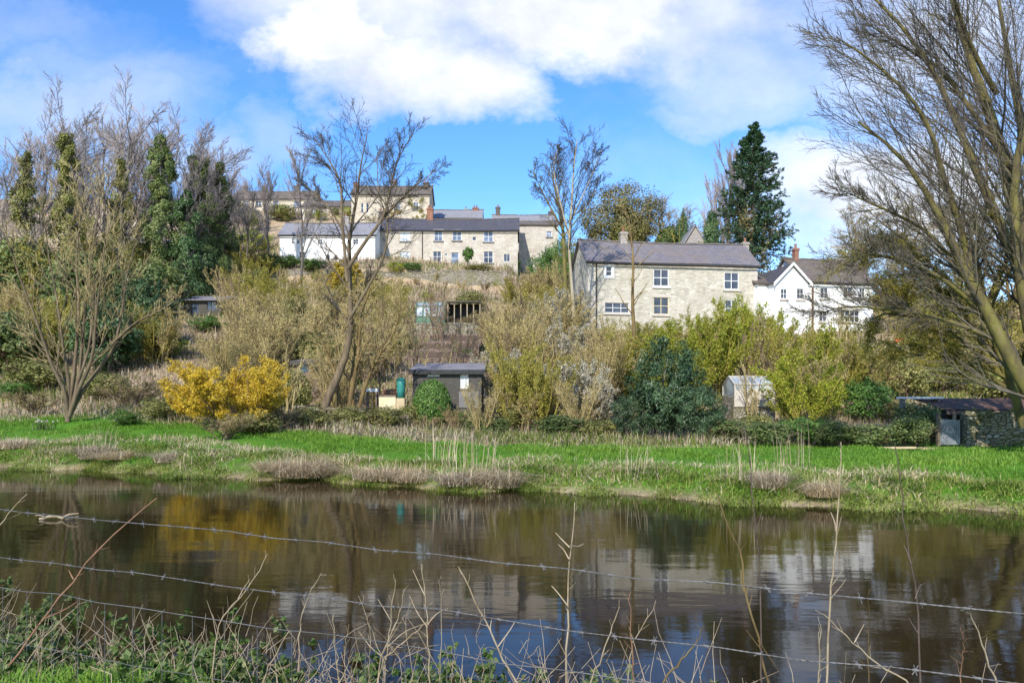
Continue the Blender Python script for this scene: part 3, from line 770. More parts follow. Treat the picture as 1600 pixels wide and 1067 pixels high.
# --- white house on the right
bl = Block(1262, 1364, 70, 71, 530, 440)
r = house('white_house', 'white rendered house with a white gabled wing behind the bare riverside branches', bl)
zr = range_(r, bl, 8, 406, 'white_wall', 'slate_brown', [(1288, 458, 12, 16, WH), (1325, 457, 14, 16, WH), (1347, 458, 9, 14, WH),
     (1328, 494, 30, 17, dict(WH, nx=4, nz=2, lintel='stone_trim')), (1286, 494, 12, 16, WH)])
chimney(r, bl, 8, 1243, 388, 7, 'brick_red', zr, 1) ; chimney(r, bl, 8, 1350, 392, 9, 'chim_dark', zr, 2)
pipe(r, bl.loc(1269, 450)[0], -1, bl.H - .15, 'rust', r=0.09)
# gabled wing
wl = Block(1212, 1263.5, 68.2, 68.6, 522, 440)
ox = (wl.A - bl.A) @ np.array([math.cos(bl.rz), math.sin(bl.rz)]); oy = (wl.A - bl.A) @ np.array([-math.sin(bl.rz), math.cos(bl.rz)])
wing_z = wl.zb - bl.zb; L, H, D = wl.L, wl.H, 7.0; zt = CZ + (HOR - 413) / F * 68.3 - wl.zb
hole = wl.rect(1251, 459, 11, 16); hol2 = wl.rect(1225, 459, 10, 15)
mb = MB(); wall_grid(mb, L, -4, H, [hole, hol2]); mb.tri((0,0,H),(L,0,H),(L/2,0,zt)); mb.quad((0,D,-4),(0,0,-4),(0,0,H),(0,D,H)); mb.quad((L,0,-4),(L,D,-4),(L,D,H),(L,0,H)); mb.quad((L,D,-4),(0,D,-4),(0,D,H),(L,D,H)); mb.tri((L,D,H),(0,D,H),(L/2,D,zt))
mb.build('wing_wall', M['white_wall'], r, loc=(ox, oy, wing_z))
rf = MB(); roof_slab(rf, (-.25,-.2,H-.1), (L/2,-.2,zt+.13), (L/2,D,zt+.13), (-.25,D,H-.1)); roof_slab(rf, (L/2,-.2,zt+.13), (L+.25,-.2,H-.1), (L+.25,D,H-.1), (L/2,D,zt+.13)); rf.build('wing_roof', M['slate_dark'], r, loc=(ox, oy, wing_z))
for sg in (0, 1):
    bb = MB(); xa, xb = (-.28, L/2) if sg == 0 else (L + .28, L/2)
    roof_slab(bb, (xa, -.27, H - .42), (xb, -.27, zt - .10), (xb, -.27, zt + .16), (xa, -.27, H - .12), 0.06); bb.build('bargeboard', M['paint_white'], r, loc=(ox, oy, wing_z))
for h in (hole, hol2):
    add_window(r, h, frame='paint_white', glass='glass', sill='stone_trim').location = (ox, oy, wing_z)
ll = Block(1184, 1212, 69.4, 69.4, 515, 444)
ox2 = (ll.A - bl.A) @ np.array([math.cos(bl.rz), math.sin(bl.rz)]); oy2 = (ll.A - bl.A) @ np.array([-math.sin(bl.rz), math.cos(bl.rz)])
mb = MB(); mb.box((0, 0, -4), (ll.L + .02, 4.5, ll.H)); mb.build('side_wall', M['white_wall'], r, loc=(ox2, oy2, ll.zb - bl.zb))
rf = MB(); roof_slab(rf, (-.2, -.25, ll.H + .05), (ll.L, -.25, ll.H + .05), (ll.L, 4.7, ll.H + 2.0), (-.2, 4.7, ll.H + 2.0)); rf.build('side_roof', M['slate_brown'], r, loc=(ox2, oy2, ll.zb - bl.zb))

# ------------------------------------------------------------------ walls, sheds and garden things
def wall_run(name, label, pts, Yend, h, mat, th=0.45, cap=None, cat='wall'):
    """a stone wall between ground points with a rough coping"""
    a, b_ = pts
    L = float(np.linalg.norm(b_[:2] - a[:2])); rz = math.atan2(b_[1] - a[1], b_[0] - a[0])
    r = empty(name, (a[0], a[1], a[2]), rz, label, cat)
    n = max(4, int(L / 0.7)); mb = MB(); cp = MB()
    for i in range(n):
        x0, x1 = L * i / n, L * (i + 1) / n
        zz = (b_[2] - a[2]) * (i + .5) / n
        hh = h * (1 + 0.05 * rng.normal())
        mb.box((x0, 0.01 * (i % 2), zz - 2.2), (x1, th + 0.01 * (i % 2), zz + hh))
        cp.rbox(((x0 + x1)/2, th/2, zz + hh + 0.07), ((x1 - x0) * 0.96, th + .1, 0.16), 0.03 * rng.normal(), 0.05 * rng.normal())
    mb.build('wall_face', M[mat], r); cp.build('coping', M[cap or mat], r)
    return r
a = P(432, 455, 95); b_ = P(792, 455, 95)
wall_run('retaining_wall', 'long grey stone retaining wall below the white cottage and terrace', (a, b_), 0, 30 * 95 / F, 'stone_wall')
wall_run('garden_wall', 'mossy drystone wall crossing the slope below the white house', (P(1326, 562, 54), P(1462, 566, 52)), 0, 22 * 54 / F, 'stone_wall')
g0, g1 = on_ground(1508, 28.6), on_ground(1720, 27.5)
wall_run('riverside_wall', 'low mossy stone wall along the meadow at the right edge', (g0, g1), 0, 1.12, 'stone_moss', 0.5, 'stone_moss')
wall_run('upper_bed_wall', 'pale low stone wall below the green greenhouse', (P(650, 513, 66), P(765, 513, 66)), 0, 0.3, 'stone_wall')
wall_run('meadow_wall', 'tumbled low wall at the meadow edge left of the dark shed', (on_ground(455, 37.5), on_ground(640, 37.0)), 0, 0.6, 'stone_wall')

def box_shed(name, label, px0, px1, Y, py_top, py_base, D, rise, wall, roof, cat='shed', over=0.18, fascia=None, wins=(), sideslope=False, th=0.09, found=1.5):
    a = P(px0, py_base, Y); L = (px1 - px0) * Y / F; H = (py_base - py_top) * Y / F
    r = empty(name, a, 0, label, cat)
    hs_ = []
    for (cx, cy, w_, h_, kw) in wins:
        x = (cx - px0) * Y / F; z = (py_base - cy) * Y / F; w2, h2 = w_ * Y / F / 2, h_ * Y / F / 2
        hs_.append((x - w2, x + w2, z - h2, z + h2))
    mb = MB(); wall_grid(mb, L, -found, H, hs_, 0.08)
    mb.quad((L, D, -found), (0, D, -found), (0, D, H + rise), (L, D, H + rise))
    for x in (0, L): mb.quad((x, 0, -found), (x, D, -found), (x, D, H + rise), (x, 0, H))
    mb.build('wall', M[wall], r)
    rf = MB(); e = over
    roof_slab(rf, (-e, -e, H + .06), (L + e, -e, H + .06), (L + e, D + e, H + rise + .06), (-e, D + e, H + rise + .06), th)
    ro = rf.build('roof', M[roof], r)
    if fascia:
        fb = MB(); fb.box((-e, -e - .05, H - .16), (L + e, -e - .004, H + .07)); fb.build('fascia', M[fascia], ro)
    for (cx, cy, w_, h_, kw), h in zip(wins, hs_): add_window(r, h, **kw)
    return r
r = box_shed('garden_shed', 'dark timber garden shed with grey felt roof behind the clipped round bush', 645, 752, 40, 580, 640, 3.2, 0.55, 'boards_dark', 'felt', fascia='iron',
    wins=[(677, 585, 20, 7, dict(nx=2, nz=1, glass='glass_pale')), (725.5, 596, 13, 22, dict(nx=2, nz=2, glass='glass_pale'))])
for x in (0.0,):
    dm = MB(); dm.box((2.35, -0.05, 0.1), (3.35, -0.004, 0.92)); dm.build('door', M['boards_grey'], r)
box_shed('summer_shed', 'small shed with dark navy windows behind the forsythia', 459, 516, 45, 566, 604, 2.4, 0.3, 'boards_brown', 'trim_dark', fascia='boards_dark',
    wins=[(472, 575, 20, 13, dict(frame='boards_dark', glass='glass_navy', nx=1, nz=1)), (497, 575, 20, 13, dict(frame='boards_dark', glass='glass_navy', nx=1, nz=1))])
# stone shed on the left slope
r = box_shed('stone_shed', 'tumbledown dark shed with sloping roof on the left slope below the ivy trees', 287, 345, 70, 470, 494, 3.4, 0.9, 'boards_dark', 'felt', wins=[(305, 482, 12, 15, dict(frame='boards_dark', glass='glass', nx=1, nz=1)), (330, 478, 14, 14, dict(frame='boards_dark', glass='glass', nx=2, nz=1))], over=0.4)
# greenhouse with green frame
def greenhouse(name, label, px0, px1, Y, py_eave, py_base, D, py_ridge, frame, glass, bar=0.05, nb=4):
    a = P(px0, py_base, Y); L = (px1 - px0) * Y / F; H = (py_base - py_eave) * Y / F; zr = (py_base - py_ridge) * Y / F
    r = empty(name, a, 0, label, 'greenhouse')
    g = MB(); g.quad((0,0,0),(L,0,0),(L,0,H),(0,0,H)); g.quad((L,D,0),(0,D,0),(0,D,H),(L,D,H)); g.quad((0,0,H),(L,0,H),(L,D/2,zr),(0,D/2,zr)); g.quad((L,D,H),(0,D,H),(0,D/2,zr),(L,D/2,zr))
    for x in (0, L): g.quad((x,0,0),(x,D,0),(x,D,H),(x,0,H)); g.tri((x,0,H),(x,D,H),(x,D/2,zr))
    g.build('glazing', M[glass], r)
    f = MB(); t = bar
    for i in range(nb + 1):
        x = L * i / nb
        f.box((x - t, -t, -.6), (x + t, t*.4, H)); f.box((x - t, D - t*.4, -.6), (x + t, D + t, H))
        roof_slab(f, (x - t, -t, H + .01), (x + t, -t, H + .01), (x + t, D/2, zr + .05), (x - t, D/2, zr + .05), .05); roof_slab(f, (x + t, D + t, H + .01), (x - t, D + t, H + .01), (x - t, D/2, zr + .05), (x + t, D/2, zr + .05), .05)
    f.box((-t, -t*1.3, H - t), (L + t, t*.3, H + t*.6)); f.box((-t, D/2 - t, zr), (L + t, D/2 + t, zr + t*1.6)); f.box((-t, -t*1.3, -.6), (L + t, t*.3, t*2 + .25))
    f.build('frame', M[frame], r)
    bs = MB(); bs.box((-.05, .03, -1.8), (L + .05, D - .03, -.004)); bs.build('base', M['stone_wall'], r)
    return r
greenhouse('greenhouse', 'small green framed greenhouse beside the open black shelter', 650, 694, 70, 478, 500, 2.4, 470, 'paint_green', 'glass_pale')
greenhouse('cold_greenhouse', 'pale glazed lean frame among the yellow green willows', 1148, 1210, 40, 600, 617, 2.2, 587, 'stone_trim', 'glass_dirty', 0.03, 5)
# open black shelter with posts
a = P(700, 502, 71); r = empty('open_shelter', a, 0, 'open fronted black shelter with pale posts beside the greenhouse', 'shelter')
L = 50 * 71 / F; mb = MB(); mb.box((0, 1.6, -1), (L, 1.7, 1.75)); mb.box((0, 0, -1), (.08, 1.6, 1.75)); mb.box((L - .08, 0, -1), (L, 1.6, 1.75)); mb.build('wall', M['iron'], r)
rf = MB(); roof_slab(rf, (-.2, -.3, 1.78), (L + .2, -.3, 1.78), (L + .2, 1.9, 2.0), (-.2, 1.9, 2.0)); rf.build('roof', M['boards_dark'], r)
for i in range(6):
    pm = MB(); x = L * i / 5; pm.box((x - .045, -.12, -1), (x + .045, -.03, 1.7)); pm.build('post', M['bark_pale'], r)
# raised beds with brown boards
for (px0, px1, py, Y, lab) in [(634, 742, 566, 46, 'lowest brown board bed just above the dark shed roof'), (652, 748, 552, 50, 'middle brown board bed on the steps above the dark shed'), (668, 752, 539, 54, 'topmost brown board bed above the dark shed')]:
    a = G(px0, py); Y = a[1]; L = (px1 - px0) * Y / F
    r = empty('raised_bed', a, 0, lab, 'raised bed', 'raised beds above the dark shed')
    mb = MB(); mb.box((0, 0, -.5), (L, .07, .3)); mb.box((0, 2.2, .1), (L, 2.27, 1.0))
    for x_ in (0, L - .07): roof_slab(mb, (x_, .075, .28), (x_ + .07, .075, .28), (x_ + .07, 2.195, .98), (x_, 2.195, .98), .5)
    for i in range(5): mb.box((L * i / 4.2 , -.06, -.9), (L * i / 4.2 + .09, -.003, .38))
    mb.build('boards', M['boards_brown'], r)
    s = MB(); n = 14
    roof_slab(s, (.075, .075, .22), (L - .075, .075, .22), (L - .075, 2.195, .9), (.075, 2.195, .9), .4); s.build('soil', M['soil'], r)
# teal water butt, boxes, sheet
def lathe(prof, n=20):
    prof = np.array(prof); a = np.arange(n) / n * 2 * math.pi
    V = np.stack([prof[:, 0:1] * np.cos(a), prof[:, 0:1] * np.sin(a), np.repeat(prof[:, 1:2], n, 1)], -1).reshape(-1, 3)
    idx = np.arange(len(prof) * n).reshape(-1, n); nx = np.roll(idx, -1, 1)
    return V, np.stack([idx[:-1], nx[:-1], nx[1:], idx[1:]], -1).reshape(-1, 4)
Y = 38.5
a = P(626.5, 622, Y); r = empty('water_butt', a, 0, 'tall teal water butt left of the dark shed', 'water butt')
V, Q = lathe([(0, 0), (.17, 0), (.2, .35), (.205, .7), (.19, .9), (0, .9)]); MB().add(V, Q).build('barrel', M['paint_teal'], r, True)
V, Q = lathe([(.215, .9), (.215, .95), (.08, 1.0), (0, 1.0)]); MB().add(V, Q).build('lid', M['paint_teal'], r, True)
mb = MB(); mb.box((-.2, -.2, -.6), (.2, .2, -.003)); mb.build('stand', M['boards_pale'], r)
a = P(592, 633, Y); r = empty('cream_box', a, 0, 'low cream storage box beside the teal water butt', 'box')
mb = MB(); mb.box((0, 0, -.5), (.82, .55, .42)); mb.build('box_body', M['paint_cream'], r)
mb = MB(); mb.box((-.03, -.03, .423), (.85, .58, .49)); mb.build('lid', M['boards_brown'], r)
a = P(570, 612, 39); r = empty('white_table', a, 0, 'white topped bench left of the cream box', 'bench')
mb = MB(); mb.box((0, 0, .0), (.62, .5, .16)); mb.build('top', M['paint_white'], r)
for x, y in ((.05, .05), (.52, .05), (.05, .4), (.52, .4)):
    lm = MB(); lm.box((x, y, -1.0), (x + .06, y + .06, -.003)); lm.build('leg', M['boards_brown'], r)
a = P(598, 612, 41); r = empty('brick_stack', a, 0.1, 'stack of reddish bricks behind the cream box', 'bricks')
mb = MB()
for j in range(9):
    for i in range(4): mb.rbox((i * .225 + .11, .1, -.5 + j * .075), (.21, .1, .068), .04 * rng.normal())
mb.build('bricks', M['brick_red'], r)
# moss over the top of the riverside wall
for r_ in [o for o in COL.objects if o.name == 'riverside_wall']:
    n = 70; c = np.stack([6 * rng.random(n), .25 + .25 * rng.random(n) - .3 * (rng.random(n) < .5), 1.2 + .22 * rng.random(n)], 1); c[:, 2] -= .6 * (c[:, 1] < .15) * rng.random(n)
    q = np.repeat(c, 60, 0) + ball(n * 60) * .17; q[:, 1] = np.minimum(q[:, 1], .6)
    MB().add(*leaves(q, nrm(rng.normal(size=q.shape) + UP), .06, .7, att=np.clip(np.repeat(rng.random(n), 60) * .6 + .4 * rng.random(n * 60), 0, 1))).build('moss', M['leaf_moss'], r_)
# rail fence at the foot of the leaning tree
a = P(512, 642, 36.8); r = empty('rail_fence', a, 0, 'short grey wooden rail below the leaning tree', 'fence')
for i in range(4):
    mb = MB(); mb.box((i * .45, 0, -.9), (i * .45 + .08, .08, .2)); mb.build('post', M['post'], r)
mb = MB(); mb.box((-.1, -.05, .06), (1.55, -.003, .16)); mb.build('rail', M['post'], r)
mb = MB(); mb.box((-.1, -.05, -.2), (1.55, -.003, -.1)); mb.build('rail', M['post'], r)
# dark compost bin and orange tub
a = on_ground(722, 57); r = empty('compost_bin', a, 0, 'dark green compost bin below the open black shelter', 'compost bin')
V, Q = lathe([(.42, -.5), (.40, 0), (.33, .55), (0, .55)]); MB().add(V, Q).build('bin_body', M['boards_dark'], r, True)
V, Q = lathe([(.35, .555), (.34, .62), (.1, .68), (0, .68)]); MB().add(V, Q).build('lid', M['boards_dark'], r, True)
a = P(1405, 541, 60); r = empty('orange_tub', a, 0, 'small orange tub above the drystone wall by the white house', 'tub')
V, Q = lathe([(0, -.2), (.22, -.2), (.3, .5), (.27, .5), (.2, -.1)]); MB().add(V, Q).build('tub_body', M['orange'], r, True)
V, Q = lathe([(.3, .5), (.33, .52), (.33, .56), (.27, .56), (.27, .5)]); MB().add(V, Q).build('rim', M['orange'], r, True)
a = P(1412, 543, 61); r = empty('garden_table', a, 0, 'small grey garden table right of the orange tub', 'table')
mb = MB(); mb.box((0, 0, .62), (1.2, .7, .68)); mb.build('top', M['boards_grey'], r)
for x, y in ((.05, .05), (1.08, .05), (.05, .58), (1.08, .58)):
    lm = MB(); lm.box((x, y, -.4), (x + .06, y + .06, .617)); lm.build('leg', M['boards_grey'], r)
# tin-roofed lean-to, gate and posts at the right
a = P(1478, 662, 30.2); r = empty('tin_lean_to', a, 0.02, 'rusty roofed open lean-to behind the mossy wall at the right edge', 'lean-to')
L = 4.6; mb = MB(); mb.box((0, 1.9, -1.2), (L, 2.0, .55)); mb.box((0, 0, -1.2), (.1, 1.9, .5)); mb.build('wall', M['boards_dark'], r)
n = 40; rf = MB()
xs2 = np.linspace(-.25, L + .3, n); zz = 0.03 * (np.arange(n) % 2)
for j, (y0, z0) in enumerate([(-.5, .52), (2.2, 1.0)]): rf.v.append(np.stack([xs2, np.full(n, y0), z0 + zz], 1))
i = np.arange(n - 1); rf.f.append(np.stack([i, i + 1, i + 1 + n, i + n], 1)); rf.a.append(np.full(2 * n, .5)); rf.n = 2 * n
rf.build('roof', M['rust'], r)
bm_ = MB(); bm_.box((-.2, -.45, .36), (L + .2, -.36, .5)); bm_.build('beam', M['boards_brown'], r)
for x in (0.05, 2.2, 4.4):
    pm = MB(); pm.box((x, -.42, -1.2), (x + .1, -.32, .357)); pm.build('post', M['bark_pale'], r)
for x, tl in ((1.0, .35), (2.9, -.3)):
    pm = MB(); pm.rbox((x + .5, -.55, .1), (1.5, .07, .1), 0, tl); pm.build('loose_plank', M['boards_brown'], r)
a = on_ground(1468, 28.3); r = empty('metal_gate', a, 0.03, 'grey corrugated metal gate at the left end of the mossy wall', 'gate')
n = 22; xs2 = np.linspace(0, .78, n); zz = 0.022 * (np.arange(n) % 2); g = MB()
g.v += [np.stack([xs2, zz, np.full(n, .05)], 1), np.stack([xs2, zz, np.full(n, .98) - .06 * xs2], 1)]; i = np.arange(n - 1); g.f.append(np.stack([i, i + 1, i + 1 + n, i + n], 1)); g.a.append(np.full(2 * n, .5)); g.n = 2 * n
g.build('sheet', M['galv'], r)
for x, mt in ((-.08, 'post'), (.8, 'boards_dark')):
    pm = MB(); pm.box((x, -.03, -.4), (x + .1, .1, 1.2)); pm.build('post', M[mt], r)
a = on_ground(1508, 28.1); r = empty('gatepost', a, 0, 'pale stone gatepost between metal gate and mossy wall', 'gatepost')
mb = MB(); mb.rbox((.18, 0.1, .42), (.3, .3, 1.2), .06, .03); mb.build('shaft', M['stone_moss'], r)
mb = MB(); mb.rbox((.2, 0.1, 1.09), (.4, .36, .12), .06, .03); mb.build('cap', M['stone_moss'], r)
for i, (px, Y, ln, rz) in enumerate([(1372, 27.4, 1.3, .05), (1415, 27.7, 1.5, -.03), (1440, 27.2, 1.2, .1)]):
    a = on_ground(px, Y)
    mb = MB(); mb.rbox((ln/2, 0, .06), (ln, .17, .07), 0, .02 * rng.normal()); o = mb.build('plank', M['boards_pale'], loc=a); o.rotation_euler[2] = rz
    tag(o, ['pale plank lying furthest from the metal gate', 'pale plank lying midway along the foot of the hedge', 'pale plank lying closest to the metal gate'][i], 'plank', 'planks on the grass by the gate')
a = P(1408, 626, 31.5); r = empty('pale_bench', a, 0, 'pale bench half hidden in the hedge left of the lean-to', 'bench')
mb = MB(); mb.box((0, 0, .08), (1.7, .4, .16)); mb.build('seat', M['paint_white'], r)
for x in (.1, 1.5):
    lm = MB(); lm.box((x, .05, -1.1), (x + .1, .35, .077)); lm.build('leg', M['boards_grey'], r)
# ------------------------------------------------------------------ shrubs: one of each kind (unit size), then copies
def unit(Ps):
    return Ps
def stems_unit(n, spread, K=5, r=0.012, top=0.75, base=0.05):
    az = rng.random(n) * 2 * math.pi
    b0 = np.stack([np.cos(az), np.sin(az), np.zeros(n)], 1)
    sp_ = spread * np.sqrt(rng.random(n))
    h = top * (0.75 + 0.35 * rng.random(n))
    t = np.linspace(0, 1, K)[None, :, None]
    Pp = b0[:, None] * base + b0[:, None] * sp_[:, None, None] * (t ** 1.3) + UP * h[:, None, None] * t - UP * 0.04
    Pp[:, 1:] += rng.normal(size=(n, K - 1, 3)) * 0.018
    R = np.full((n, 1), r) * np.linspace(1, .45, K)[None]
    return Pp, R

def build_proto(stem_parts, leaf_parts, stem_mat, leaf_mat, names=('stems', 'foliage')):
    out = []
    if stem_parts:
        mb = MB()
        for Pp, R, sides in stem_parts: V, Q, a = tubes(Pp, R, sides); mb.add(V, Q, a)
        out.append((names[0], mb.mesh(names[0]), stem_mat))
    if leaf_parts:
        mb = MB()
        for V, Q, a in leaf_parts: mb.add(V, Q, a)
        out.append((names[1], mb.mesh(names[1]), leaf_mat))
    for n, me, mt in out: me.materials.append(M[mt])
    return [(n, me) for n, me, mt in out]

def tip_leaves(Pp, per, size, spread, aspect=0.55, upb=0.3):
    N, K, _ = Pp.shape
    i = np.repeat(np.arange(N), per); f = 0.25 + 0.75 * rng.random(len(i))
    k = np.clip((f * (K - 1)).astype(int), 0, K - 2); u = (f * (K - 1) - k)[:, None]
    pos = Pp[i, k] * (1 - u) + Pp[i, k + 1] * u + rng.normal(size=(len(i), 3)) * spread
    nm = nrm(rng.normal(size=pos.shape) + UP * upb + nrm(pos - np.array([0, 0, .3])) * .5)
    return leaves(pos, nm, size, aspect, att=np.clip(np.repeat(rng.random(N), per) * .55 + rng.random(len(i)) * .45, 0, 1))

def proto_twiggy(stem_mat, leaf_mat, n=12, spread=.42, nb=(7, 6, 5), per=3, lsize=.028, lspread=.015, up=.4, r=.0105, rmin=.0019, ang=29):
    S, R = stems_unit(n, spread, r=r)
    A, Ra = grow(S, R, nb[0], .2, 1, .42, ang, up, 4, .6, .1, rmin * 1.6)
    B, Rb = grow(A, Ra, nb[1], .15, 1, .5, ang + 4, up, 4, .6, .12, rmin)
    C, Rc = grow(B, Rb, nb[2], .2, 1, .55, ang + 6, up, 3, .6, .12, rmin * .8)
    lv = [tip_leaves(C, per, lsize, lspread)] if per else []
    return build_proto([(S, R, 5), (A, Ra, 4), (B, Rb, 3), (C, Rc, 3)], lv, stem_mat, leaf_mat)

def proto_leafy(stem_mat, leaf_mat, ncl=70, per=80, cr=.13, lsize=.05, aspect=.6, shape=None, n=7, spread=.3, shell=.55, upb=.3):
    S, R = stems_unit(n, spread, top=.6, r=.014)
    A, Ra = grow(S, R, 6, .3, 1, .5, 38, .15, 4, .6, .1, .004)
    return build_proto([(S, R, 5), (A, Ra, 3)], [clump_leaves(ncl, per, cr, lsize, aspect, shell, shape=shape, upb=upb)], stem_mat, leaf_mat)

def proto_ball(stem_mat, leaf_mat, n=9000):
    S, R = stems_unit(6, .15, top=.5, r=.014)
    v = nrm(rng.normal(size=(n, 3))); k = 1 + .05 * np.sin(v[:, 0] * 9 + 2 * v[:, 2]) * np.sin(v[:, 1] * 8 + 1)
    pos = v * (k * (.47 - .06 * rng.random(n)))[:, None] * np.array([1, 1, .95]) + np.array([0, 0, .5])
    return build_proto([(S, R, 5)], [leaves(pos, nrm(v + rng.normal(size=v.shape) * .5), .04, .6)], stem_mat, leaf_mat)
def dome(c):
    c = c.copy(); c[:, 2] = c[:, 2] * (1.0 - 0.25 * (c[:, 0]**2 + c[:, 1]**2)); return c
def mound(c):
    c = c.copy(); c[:, 2] *= 0.9; rr = np.sqrt(c[:, 0]**2 + c[:, 1]**2); c[:, :2] *= (1.15 - .35 * c[:, 2:3]); return c
def cone(c):
    c = c.copy(); c[:, :2] *= (1.35 - 1.05 * np.clip(c[:, 2:3], 0, 1)); return c

PROTO = {
    'twig':    [proto_twiggy('twig_tan', 'bud_tan', per=1, lsize=.022) for _ in range(3)],
    'olive':   [proto_twiggy('twig_olive', 'leaf_olive', per=2, lsize=.022, n=12) for _ in range(3)],
    'brown':   [proto_twiggy('twig_brown', 'bud_tan', per=2, lsize=.02, n=12, spread=.46) for _ in range(2)],
    'whip':    [proto_twiggy('twig_tan', 'bud_tan', n=5, spread=.3, nb=(6, 4, 3), per=1, lsize=.018, up=.5, r=.009, ang=24), proto_twiggy('twig_brown', 'bud_tan', n=6, spread=.35, nb=(6, 4, 3), per=1, lsize=.018, up=.5, r=.008, ang=26)],
    'pale':    [proto_twiggy('twig_tan', 'bud_pale', per=5, lsize=.024, n=11) for _ in range(2)],
    'willow':  [proto_twiggy('twig_olive', 'leaf_lime', per=5, lsize=.022, n=12, spread=.4, up=.35, ang=28) for _ in range(3)],
    'forsythia': [proto_twiggy('twig_brown', 'leaf_yellow', per=13, lsize=.022, lspread=.02, n=20, spread=.5, up=-.05, nb=(7, 6, 3), ang=32) for _ in range(2)],
    'mustard': [proto_twiggy('twig_olive', 'leaf_mustard', per=6, lsize=.032, n=11) for _ in range(1)],
    'evergreen': [proto_leafy('bark_grey', 'leaf_dark', 95, 95, .105, .042, .5, shape=dome) for _ in range(2)],
    'laurel':  [proto_leafy('bark_grey', 'leaf_blue', 120, 120, .085, .032, .42, shape=dome) for _ in range(2)],
    'green':   [proto_leafy('bark_grey', 'leaf_mid', 70, 80, .12, .045, .5, shape=dome) for _ in range(2)],
    'lime':    [proto_leafy('bark_ochre', 'leaf_lime', 70, 55, .12, .04, .5, shape=dome) for _ in range(1)],
    'bramble': [proto_leafy('twig_brown', 'leaf_ivyol', 80, 50, .13, .045, .6, shape=mound, spread=.5) for _ in range(2)],
    'ivyclump': [proto_leafy('twig_brown', 'leaf_ivy', 80, 60, .13, .045, .7, shape=mound, spread=.5) for _ in range(2)],
    'clipped': [proto_ball('bark_grey', 'leaf_mid')],
}
NAMES = {'whip': ('bare_whips', 'shrub'), 'twig': ('bare_shrub', 'shrub'), 'olive': ('olive_shrub', 'shrub'), 'brown': ('bare_shrub', 'shrub'), 'pale': ('catkin_shrub', 'shrub'), 'willow': ('willow_shrub', 'shrub'),
         'forsythia': ('forsythia_bush', 'bush'), 'mustard': ('mustard_shrub', 'shrub'), 'evergreen': ('evergreen_bush', 'bush'), 'laurel': ('laurel_bush', 'bush'), 'green': ('leafy_bush', 'bush'),
         'lime': ('lime_bush', 'bush'), 'bramble': ('bramble_mound', 'bramble'), 'ivyclump': ('ivy_mound', 'ivy'), 'clipped': ('clipped_bush', 'bush')}

def shrub(kind, px, py, h, w, label, group=None, Y=None):
    p = G(px, py) if Y is None else on_ground(px, Y)
    name, cat = NAMES[kind]
    r = empty(name, p, rng.random() * 6.28, label, cat, group)
    sw, sh = w * p[1] / F, h * p[1] / F
    r.scale = (sw, sw, sh)
    pr = PROTO[kind][int(rng.integers(len(PROTO[kind])))]
    for n, me in pr: link(me, n, None, r)
    return r

